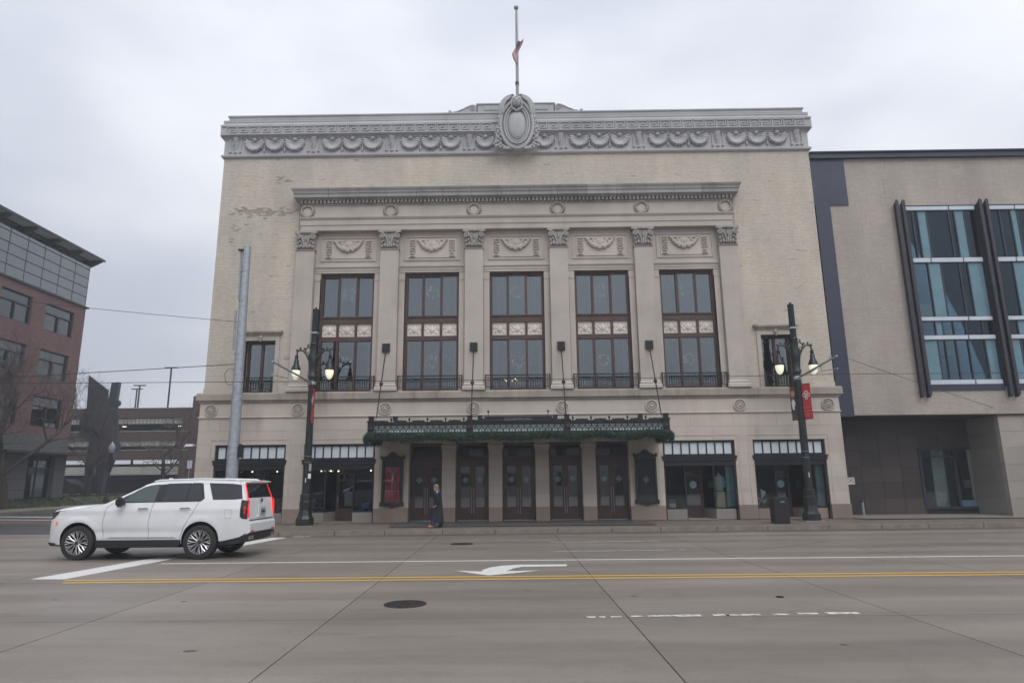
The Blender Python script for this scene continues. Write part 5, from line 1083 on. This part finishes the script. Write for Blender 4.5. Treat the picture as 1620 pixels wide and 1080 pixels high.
# ------------------------------------------------------------------ modern annex
an = thing('modern_annex', 'modern tan brick annex with slanted dark fins and blue glazing', 'building')
def apart(name, m_, b_, par=an): return b_.build(name, m_, par)
apart('brick_wall', 'annex_brick', wall_holes(14.78, 40, 4.55, 16.75, [(14.78,15.66,14.4,16.75), (18.3,33.95,5.72,14.35)], .25, .6))
apart('corner_strip', 'annex_metal', MB().box(14.1, 14.78, .2, .6, 4.5, 14.4)); apart('corner_panel', 'annex_metal', MB().box(14.05, 15.66, .2, .6, 14.4, 16.75)); apart('coping', 'annex_metal', MB().box(14.02, 40, .08, .8, 16.75, 17.0).box(14.02, 40, .0, .8, 17.0, 17.06))
apart('roof', 'roofing', MB().box(14.1, 40, .6, 20, 16.5, 16.7)); apart('rear_wall', 'annex_brick', MB().box(14.1, 40, 20, 20.4, 0, 16.7)); apart('soffit', 'hall_dark', MB().box(14.06, 40, .26, 3.2, 4.50, 4.56)); apart('back_room', 'interior', MB().box(17, 40, 7, 7.2, 4.6, 16.5))
for z in (5.4, 8.4, 11.5, 14.5): apart('floor_slab', 'interior_pale', MB().box(17.9, 40, .8, 7, z-.15, z))
for jx in (17.45,): apart('movement_joint', 'annex_brick', MB().box(jx-.008, jx+.008, .243, .26, 14.5, 16.7))
def bay(x0, x1, seed):
    rr = random.Random(seed); rows = [('b',14.08,14.32),('g',11.78,14.08),('b',11.52,11.78),('g',8.98,11.52),('b',8.75,8.98),('g',8.12,8.75),('b',7.88,8.12),('g',6.1,7.88),('b',5.84,6.1)]
    c_ = apart('curtain_wall', 'annex_metal', MB().box(x0, x1, .2, .5, 5.6, 5.84)); MB().box(x0, x1, .28, .5, 14.32, 14.4).build('head_rail', 'annex_metal', c_)
    for t_, z0, z1 in rows:
        if t_ == 'b':
            k_ = x0+(x1-x0)*rr.choice((.35,.62,.66)); cuts = [x0, k_, x1]
            if rr.random() < .3: cuts = [x0, x0+(x1-x0)*.26, x0+(x1-x0)*.72, x1]
            for a, b2 in zip(cuts, cuts[1:]): MB().box(a+.03, b2-.03, .24, .42, z0+.03, z1-.03).build('white_panel', 'white_band', c_)
            MB().box(x0, x1, .3, .46, z0, z1).build('transom', 'annex_metal', c_)
        else:
            W_ = x1-x0; cuts = [0,.10,.17,.30,.62,.70,.84,1] if z0 > 9 else [0,.2,.3,.45,.62,.85,1]
            if seed % 2: cuts = [1-c for c in cuts[::-1]]
            if 8.9 < z0 < 9: cuts = [0,.22,.40,.66,.78,1]
            teal = {1: (2,5), 0: (0,5)}[1 if z0 > 9 else 0]
            if 8.9 < z0 < 9: teal = (1,4)
            if 8 < z0 < 8.5: teal = (1,)
            for i, (a, b2) in enumerate(zip(cuts, cuts[1:])):
                xa, xb = x0+a*W_, x0+b2*W_
                if i in teal: MB().box(xa+.025, xb-.025, .33, .39, z0, z1).build('teal_panel', 'teal_panel', c_)
                else: MB().box(xa+.025, xb-.025, .35, .362, z0, z1).build('pane', 'dark_pane2', c_)
                if i: MB().box(xa-.025, xa+.025, .3, .44, z0, z1).build('mullion', 'annex_metal', c_)
            if z0 > 8.9:
                h = (z1-z0)*(.52 if z0 > 11 else .25); MB().box(x0+.1, x1-.9, .47, .49, z0, z0+h).build('blind', 'blind', c_)
    return c_

bay(18.3, 21.55, 0); bay(22.1, 25.8, 1); bay(26.35, 30, 2); bay(30.5, 33.9, 3)
for x in (17.95, 21.82, 26.07, 30.25):       # double fins, I-section, proud of the wall
    apart('fin_backing', 'annex_fin', MB().box(x-.28 if x > 18 else x+.1, x+.29 if x > 18 else x+.36, .3, .5, 5.6, 14.4))
    for dx in (-.15, .15):
        b_ = MB().prism([(.02,5.35),(.05,5.28),(.24,5.28),(.24,14.40),(.15,14.45),(.02,14.56)], 'x', x+dx-.03, x+dx+.03); b_.box(x+dx-.07, x+dx+.07, -.005, .018, 5.36, 14.52); apart('fin', 'annex_fin', b_)
# recessed ground floor: dark tiles, window, stone pier
YR = 2.5; tz = [.2,.92,1.64,2.36,3.08,3.79,4.5]; tx = [14.1+i*.93 for i in range(9)]
for j in range(6):
    for i in range(8):
        a, b2 = tx[i], tx[i+1]
        if b2 > 18.6 and j < 5 and a > 18.2 and tz[j+1] < 3.4: continue
        block('wall_tile', 'dark_tile', an, a+.006, min(b2, 21.6)-.006, YR+random.uniform(0,.006), YR+.1, tz[j]+.006, tz[j+1]-.006)
apart('tile_backing', 'hall_dark', wall_holes(14.1, 21.7, .2, 4.5, [(18.7,21.66,.45,3.2)], YR+.03, YR+.3))
wf = apart('street_window', 'annex_metal', MB().box(18.68,18.78,YR-.04,YR+.15,.42,3.22).box(21.56,21.66,YR-.04,YR+.15,.42,3.22).box(18.78,21.56,YR-.04,YR+.15,3.12,3.22).box(18.78,21.56,YR-.04,YR+.15,.42,.52).box(20.28,20.38,YR-.04,YR+.15,.52,3.12))
for a, b2, z0, z1, m_ in ((18.78,20.28,.52,2.75,'shop_pane'),(18.78,20.28,2.82,3.12,'shop_pane'),(20.38,21.56,.8,3.12,'shop_pane'),(20.38,21.56,.52,.8,'teal_panel')): MB().box(a, b2, YR+.03, YR+.045, z0, z1).build('pane', m_, wf)
MB().box(18.78, 20.28, YR-.02, YR+.1, 2.75, 2.82).build('transom', 'annex_metal', wf); MB().box(19.55,20.15,YR+.5,YR+.55,.5,3.1).build('inner_column', 'mint_cloth', wf); MB().box(20.75,21.2,YR+.4,YR+.43,1.0,2.6).build('inner_board', 'hall_dark', wf); MB().box(20.85,21.15,YR+.37,YR+.4,1.35,1.7).build('inner_poster', 'plate', wf)
apart('inner_wall', 'teal_inner', MB().box(18, 22, YR+1.6, YR+1.7, .2, 4.4)); 
for j in range(6):
    z0, z1 = tz[j], tz[j+1]
    block('stone_panel', 'annex_stone', an, 21.1, 22.15, .35+random.uniform(0,.004), .6, z0+.004, z1-.004); block('stone_panel', 'annex_stone', an, 22.16, 23.4, .352, .6, max(z0, 3.3)+.004, max(z1, 3.304)-.004) if z1 > 3.3 else None
    block('shaded_side_panel', 'granite_and_pier_shade', an, 21.104, 21.3, .6, YR-.02, z0+.004, z1-.004)  # side of the same pier, its shading put in as a darker grey
apart('portal_frame', 'annex_stone', MB().box(22.15, 22.35, .2, .6, .2, 3.3).box(22.35, 26, .2, .6, 3.15, 3.3)); apart('portal_glass', 'teal_panel', MB().box(22.35, 26, .7, .75, .2, 3.15)); apart('pier_core', 'hall_dark', MB().box(21.31, 40, .61, YR+.3, .1, 4.49))
sn = thing('wall_sign', 'small white sign with red letters on the dark tiled wall', 'sign', (15.33, YR-.03, 1.72)); MB().box(-.24,.24,-.02,.03,-.16,.16).build('panel', 'white_cloth', sn); text('lettering', 'FDC', .25, 'sign_red', sn, (0,-.025,.02), depth=.003)
bo = thing('pipe_standpost', 'short grey pipe post with red cap against the dark tiled wall', 'pipe', (15.68, 2.2, .2)); MB().tube([(0,0,0),(0,0,.55)], .06, 10).build('pipe', 'galvanised', bo, True); MB().lathe([(.075,.55),(.075,.66),(.001,.68)], (0,0,0), 10).build('cap', 'photo_banner', bo, True)

# ------------------------------------------------------------------ brick office on the left (face towards +x at x=-33.2)
of = thing('brick_office', 'dark red brick office with glazed top storey and overhanging roof', 'building')
XO = -33.2
def owall(y0, y1, z0, z1, holes, m_, name):
    r = wall_holes(y0, y1, z0, z1, holes, 0, .35); r.v = [(XO-d, y, z) for y, d, z in r.v]; return r.build(name, m_, of)
wy = [(7.4,10.2),(11.5,14.3),(15.6,18.6)]; wz = [(5.85,7.95),(9.28,11.2),(12.55,14.5)]
owall(-8, 19.75, 5.2, 15.15, [(a, b2, c_, d) for a, b2 in wy for c_, d in wz], 'red_brick', 'brick_wall')
owall(-8, 19.75, .9, 5.2, [(15.95,18.6,.9,3.95), (9.5,13.0,1.0,3.95)], 'office_stone', 'stone_storey')
apart('end_wall', 'red_brick2', MB().box(-60, XO-.35, 19.4, 19.75, .9, 15.15), of)
for z in (1.6,2.3,3.0,3.95,4.6): [apart('stone_joint', 'hall_dark', MB().box(XO-.005, XO+.004, ya, yb, z-.01, z+.01), of) for ya, yb in ((13.2,15.9),(18.65,19.74))]
for a, b2 in wy:
    for c_, d in wz:
        f = MB().box(XO-.28, XO-.1, a, a+.08, c_, d).box(XO-.28, XO-.1, b2-.08, b2, c_, d).box(XO-.28, XO-.1, a+.08, b2-.08, c_, c_+.08).box(XO-.28, XO-.1, a+.08, b2-.08, d-.08, d).box(XO-.28, XO-.08, a+.08, b2-.08, d-.72, d-.64).box(XO-.28, XO-.08, (a+b2)/2-.05, (a+b2)/2+.05, c_+.08, d-.72)
        w_ = f.build('window', 'dark_trim', of); mid = (a+b2)/2
        for p, q, r, s in ((a+.08, mid-.05, c_+.08, d-.72),(mid+.05, b2-.08, c_+.08, d-.72)): MB().box(XO-.2, XO-.19, p, q, r, s).build('pane', 'office_pane', w_)
        for p, q in ((a+.08, mid-.005),(mid+.005, b2-.08)): MB().box(XO-.2, XO-.18, p, q, d-.64, d-.08).build('top_pane', 'office_pane', w_)
apart('rooms', 'interior', MB().box(XO-5, XO-4.9, -8, 19.3, .9, 18.6), of)
for z in (5.3, 8.9, 12.2, 15.1): apart('floor_slab', 'interior', MB().box(XO-5, XO-.36, -8, 19.39, z-.2, z), of)
apart('door_recess', 'dark_trim', MB().box(XO-.6, XO-.5, 15.95, 18.6, .9, 3.95), of); dw = apart('entrance', 'dark_trim', MB().box(XO-.4, XO-.3, 17.2, 17.3, .9, 3.9).box(XO-.4, XO-.3, 15.95, 18.6, 3.0, 3.1), of)
for a, b2 in ((15.95,17.2),(17.3,18.6)): MB().box(XO-.36, XO-.34, a, b2, .95, 3.0).build('pane', 'office_pane', dw); MB().box(XO-.36, XO-.34, a, b2, 3.1, 3.9).build('pane', 'office_pane', dw)
MB().box(XO-.36, XO-.34, 9.5, 13.0, 1.0, 3.95).build('pane', 'office_pane', of); apart('awning', 'dark_trim', MB().box(XO, XO+1.1, 12.5, 20.0, 3.98, 4.12), of)
# glazed top storey in bays and courses
apart('band', 'dark_trim', MB().box(XO-.35, XO+.12, -8, 19.95, 15.15, 15.28), of)
gy = [19.65-1.62*i for i in range(17)]; gz = [15.3,16.03,16.76,17.49,18.22,18.9]
fr = MB()
for y in gy: fr.box(XO-.1, XO+.0, y-.008, y+.008, 15.28, 18.6)
for z in gz: fr.box(XO-.1, XO+.01, -8, 19.67, z-.02, z+.02)
gs = apart('glazing_bars', 'dark_trim', fr, of)
PG = MB().box(-.01,.01,-.79,.79,-.345,.345).mesh('glazing_pane', 'office_pane2')
for i in range(16):
    for j in range(5): ob('glazing_pane', PG, gs, (XO-.03, (gy[i]+gy[i+1])/2, (gz[j]+gz[j+1])/2))
apart('end_glazing', 'office_pane2', MB().box(XO-12, XO-.1, 19.66, 19.7, 15.3, 18.6), of); apart('upper_room', 'interior_pale', MB().box(XO-6, XO-5.9, -8, 19.3, 15.3, 18.6), of)
for y0, y1 in ((6.5,11.4),(11.7,14.1),(15.3,15.65)): apart('strip_light', 'strip_light', MB().box(XO-1.2, XO-1.12, y0, y1, 16.62, 16.66), of)
apart('roof', 'dark_trim', MB().box(XO-14, XO+.9, -8, 20.0, 19.0, 19.12).box(XO+.86, XO+.92, -8, 20.0, 18.93, 19.0), of); apart('soffit', 'soffit_green', MB().box(XO-.1, XO+.86, -8, 19.9, 18.97, 18.995), of)
for i in range(11): y = 19.7-2.35*i; apart('roof_bracket', 'dark_trim', MB().prism([(XO-.1,18.45),(XO-.1,18.96),(XO+.86,18.96),(XO+.8,18.88)], 'y', y-.14, y+.14), of)

# ------------------------------------------------------------------ parking garage far behind
ga = thing('parking_garage', 'dark brick multi-storey parking garage with pale open deck bands', 'building'); YG = 42
def gband(z0, z1, m_, name, y0=YG, y1=YG+.4, x0=-75, x1=-14): return apart(name, m_, MB().box(x0, x1, y0, y1, z0, z1), ga)
gband(8.95, 9.95, 'garage_brick', 'parapet'); gband(6.5, 7.45, 'garage_brick', 'spandrel'); gband(4.45, 5.45, 'garage_brick', 'spandrel2' if False else 'spandrel'); gband(3.0, 3.75, 'concrete_pale', 'beam'); gband(9.95, 10.02, 'concrete_pale', 'coping', YG-.05); gband(7.45, 7.52, 'concrete_pale', 'coping', YG-.05); gband(5.45, 5.52, 'concrete_pale', 'coping', YG-.05)
for z in (3.7, 6.3, 9.0): apart('deck', 'concrete_pale', MB().box(-75, -14, YG+.4, YG+30, z-.3, z), ga)
for z0, z1 in ((3.75,4.45),(5.52,6.5),(7.52,8.95)): apart('back_wall', 'hall_dark', MB().box(-75, -14, YG+14, YG+14.3, z0, z1), ga)
for z0, z1 in ((5.92,6.5),(8.3,8.95)):     # slatted pale screens in the openings
    for i in range(60):
        x = -52+i*.42
        if (i//14) % 4 == 3: continue
        block('screen_slat', 'concrete_pale', ga, x, x+.36, YG+.15, YG+.22, z0, z1-.02)
for x in (-75,-56.5,-36.3,-34.4,-14.8): apart('column', 'garage_brick', MB().box(x, x+1.2, YG-.02, YG+.5, .5, 9.95), ga)
apart('stair_tower', 'garage_brick', MB().box(-35.2, -30, YG-.3, YG+6, .5, 11.2), ga); apart('dark_base', 'hall_dark', MB().box(-75, -14, YG+6, YG+6.2, .4, 3.0), ga); apart('ground_slab', 'asphalt', MB().box(-75,-14,YG+.02,YG+8,.3,.7), ga)
for x in (-44, -37.8): apart('deck_lamp', 'strip_light', MB().box(x, x+.35, YG+2, YG+2.2, 8.15 if x > -40 else 8.15, 8.22), ga)
for i, (x, y, h) in enumerate(((-41.3,48,15.4),(-52.2,60,14.6),(-47.2,52,13.9))):
    o = thing('roof_lamp', ['tall twin-head light pole on the garage roof nearest the concert hall', 'thin twin-head light pole on the garage roof set far back', 'thin light pole on the garage roof just behind the sculpture'][i], 'light pole', (x, y, 9)); MB().tube([(0,0,0),(0,0,h-9)], .11, 6).build('pole', 'iron', o); MB().box(-.75,.75,-.12,.12,h-9,h-8.88).build('lamp_head', 'iron', o)
# black railing along the lawn before the garage
rl = thing('railing_fence', 'low black railing fence along the lawn before the garage', 'fence', (-40, 38, 1.0)); MB().box(-14,10,-.03,.03,1.0,1.06).box(-14,10,-.02,.02,.15,.19).build('rails', 'iron', rl)
b_ = MB()
for i in range(120): b_.box(-14+i*.2-.012, -14+i*.2+.012, -.012, .012, 0, 1.0)
kind(b_.build('bars', 'iron', rl), 'stuff')
pcx = thing('parked_car', 'dark grey parked car under the garage beyond the lawn', 'car', (-43.2, 34.5, 1.0))
prof = [(-2.2,.35),(-2.2,.8),(-1.9,.95),(-1.3,1.0),(-.7,1.42),(.6,1.45),(1.3,1.02),(2.0,.92),(2.25,.7),(2.25,.35)]
MB().prism(prof, 'y', -.85, .85).build('body', 'car_dark', pcx, True); MB().prism([(-1.15,1.03),(-.68,1.37),(.55,1.39),(1.1,1.03)], 'y', -.87, -.84).build('side_glass', 'car_glass', pcx)
for wx in (-1.35, 1.35):
    for s in (-.8, .8): MB().lathe([(.33,-.1),(.33,.1)], (wx, s, .33), 18, 'y').build('wheel', 'rubber', pcx)
# ------------------------------------------------------------------ steel sculpture
sl = thing('steel_sculpture', 'tall dark steel sculpture of jagged and rounded plates on the lawn', 'sculpture', (-36.0, 27.5, 1.0))
def plate(poly, y0, y1, name='plate', rz=0):
    b_ = MB().prism(poly, 'y', y0, y1); return b_.build(name, 'steel_dark', sl, False, None, rz)
plate([(-1.25,10.2),(-1.05,6.2),(.3,5.0),(.75,7.0),(.55,8.9)], -.35, -.2, 'wing_plate'); plate([(.55,9.6),(1.15,9.65),(.95,5.5),(.5,.3),(-.1,.3),(.35,5.5)], .0, .5, 'mast_plate', .1)
plate([(-.9+1.25*math.cos(a)*(1 if math.cos(a) < 0 else .8), 6.0+1.5*math.sin(a)) for a in [2*PI*i/24 for i in range(24)]], .1, .22, 'round_plate', -.15)
plate([(1.25+.22*math.cos(a), 7.8+.28*math.sin(a)) for a in [2*PI*i/12 for i in range(12)]], .0, .3, 'knob_plate'); plate([(.4,7.9),(1.3,7.6),(1.55,5.4),(1.35,3.8),(.2,3.2),(-.6,4.3),(-.1,6.5)], -.15, -.02, 'shoulder_plate', .2)
plate([(-1.2,4.6),(.2,5.2),(1.2,4.0),(1.7,2.9),(1.3,1.9),(-.1,2.2),(-1.3,3.2)], .25, .4, 'belly_plate', -.25); plate([(1.1+.7*math.cos(a), 4.0+.8*math.sin(a)) for a in [2*PI*i/18 for i in range(18)]], -.4, -.28, 'round_plate', .4)
plate([(-.7,3.4),(-.55,0),(-.1,0),(.0,3.6)], -.3, .2, 'leg_plate', .3); plate([(.3,3.5),(.5,0),(1.0,0),(1.15,2.8),(.9,3.6)], -.1, .3, 'leg_plate', -.2); MB().prism([(-1,-.8),(1.4,-.8),(1.4,.8),(-1,.8)], 'z', -.1, .12).build('base_plate', 'steel_dark', sl)
# acorn lamp on the lawn
al = thing('acorn_lamp', 'single white acorn-globe lamp post in front of the steel sculpture', 'street lamp', (-31.7, 22.6, .5))
MB().lathe([(.2,0),(.2,.3),(.1,.5),(.07,.6),(.06,3.6),(.1,3.65),(.12,3.8)], (0,0,0), 12).build('post', 'iron', al, True); MB().lathe([(.13,3.8),(.22,3.95),(.25,4.15),(.2,4.4),(.12,4.5),(.05,4.62),(.01,4.72)], (0,0,0), 14).build('globe', 'plate', al, True)
ss = thing('street_sign', 'small pale parking sign on a thin post by the hall corner', 'sign', (-25.2, 22, .3)); MB().tube([(0,0,0),(0,0,3.35)], .03, 6).build('post', 'galvanised', ss); MB().box(-.18,.18,-.02,.02,2.75,3.35).build('panel', 'white_band', ss)
# ------------------------------------------------------------------ bare trees
def tree(name, label, loc, h, seed, spread=.55, tr=.2, levels=5, up=.25, grp='bare trees by the side street', lean=(0,0)):
    rr = random.Random(seed); o = thing('bare_tree', label, 'tree', loc, 0, None); tk = MB(); tw = MB()
    def grow(p, d, L_, r, lv):
        n = 4; pts = [p]; rs = [r]; dd = d.copy()
        for i in range(n):
            dd = (dd+Vector((rr.gauss(0,.10), rr.gauss(0,.10), rr.gauss(.03,.07)))).normalized(); pts.append(pts[-1]+dd*L_/n); rs.append(max(.006, r*(1-.42*(i+1)/n)))
        (tk if lv >= levels-1 else tw).tube(pts, rs, 8 if lv >= levels-1 else (5 if lv > 1 else 3), False)
        if lv <= 0: return
        k_ = rr.choice((3,4)) if lv < levels else 5
        for i in range(k_):
            t_ = rr.uniform(.35, 1.) if i else 1.; q = min(n-1, int(t_*n)); pp = pts[q].lerp(pts[q+1], t_*n-q) if q < n else pts[n]
            ax = dd.orthogonal(); ax.rotate(Matrix.Rotation(rr.uniform(0, 2*PI), 3, dd)); nd = (dd*(1-spread*.4)+ax*spread*rr.uniform(.6,1.3)+Vector((0,0,up))).normalized()
            grow(pp, nd, L_*rr.uniform(.55,.78), rs[q]*rr.uniform(.5,.68) if i else rs[-1]*.85, lv-1)
    grow(Vector((0,0,0)), Vector((lean[0], lean[1], 1)).normalized(), h*.30, tr, levels)
    tk.build('trunk', 'bark', o, True); tw.build('crown', 'twig', o); return o
tree('t', 'bare leaning tree on the grass before the brick office wall', (-31.65, 12.3, .5), 15.5, 19, .7, .25, 6, .26, lean=(.10,0))
tree('t', 'bare low-forked tree on the lawn left of the sculpture base', (-33.3, 22.6, .95), 8.5, 23, .6, .2, 5, .25)
tree('t', 'bare wide-crowned tree between the sculpture and the concert hall', (-32.6, 32, .8), 12, 41, .8, .24, 6, .15)
tree('t', 'bare round-topped tree rising behind the garage roof', (-53, 74, 6.0), 9.2, 5, .5, .3, 6, .3)
tree('t', 'bare thin tree rising behind the garage beyond the sculpture', (-60, 74, 5.0), 10, 77, .6, .2, 5, .3)
# ------------------------------------------------------------------ street across the road, mirrored in the glass
for i, (x0, x1, h, m_, lab) in enumerate(((-70,-9.2,13,'red_brick2','long dark brick block across the road mirrored in the left windows'), (-9,12,8.5,'annex_brick','low tan block across the road mirrored in the entrance doors'), (12.4,60,11,'red_brick2','dark brick block across the road mirrored in the right shop windows'))):
    o = thing('opposite_building', lab, 'building', ((x0+x1)/2, -58, 0)); w2 = (x1-x0)/2
    MB().box(-w2, w2, -10, 0, -.3, h).build('wall', m_, o); MB().box(-w2-.2, w2+.2, -10.2, .25, h, h+.4).build('cornice', 'cornice_stone', o)
    me_ = MB().box(-.7,.7,-.05,.03,0,1.7).mesh('window', 'car_glass'); nx = int((x1-x0)/3.2)
    for j in range(int((h-1)/3.3)):
        for k_ in range(nx): ob('window', me_, o, (-w2+3.2*(k_+.5)+.2, .03, 1.2+j*3.3))

# ------------------------------------------------------------------ damp winter air
hz = MB().box(-905, 905, -905, 905, -1.35, 27.5).build('haze', None); kind(tag(hz, 'thin damp winter haze over the whole street', 'haze'), 'stuff')
hm = bpy.data.materials.new('haze'); hm.use_nodes = True; ht = hm.node_tree; ht.nodes.clear(); ho = N(ht, 'ShaderNodeOutputMaterial'); hv = N(ht, 'ShaderNodeVolumePrincipled')
hv.inputs['Color'].default_value = (.86, .90, .97, 1); hv.inputs['Density'].default_value = .0016; ht.links.new(hv.outputs[0], ho.inputs['Volume']); hz.data.materials.append(hm)
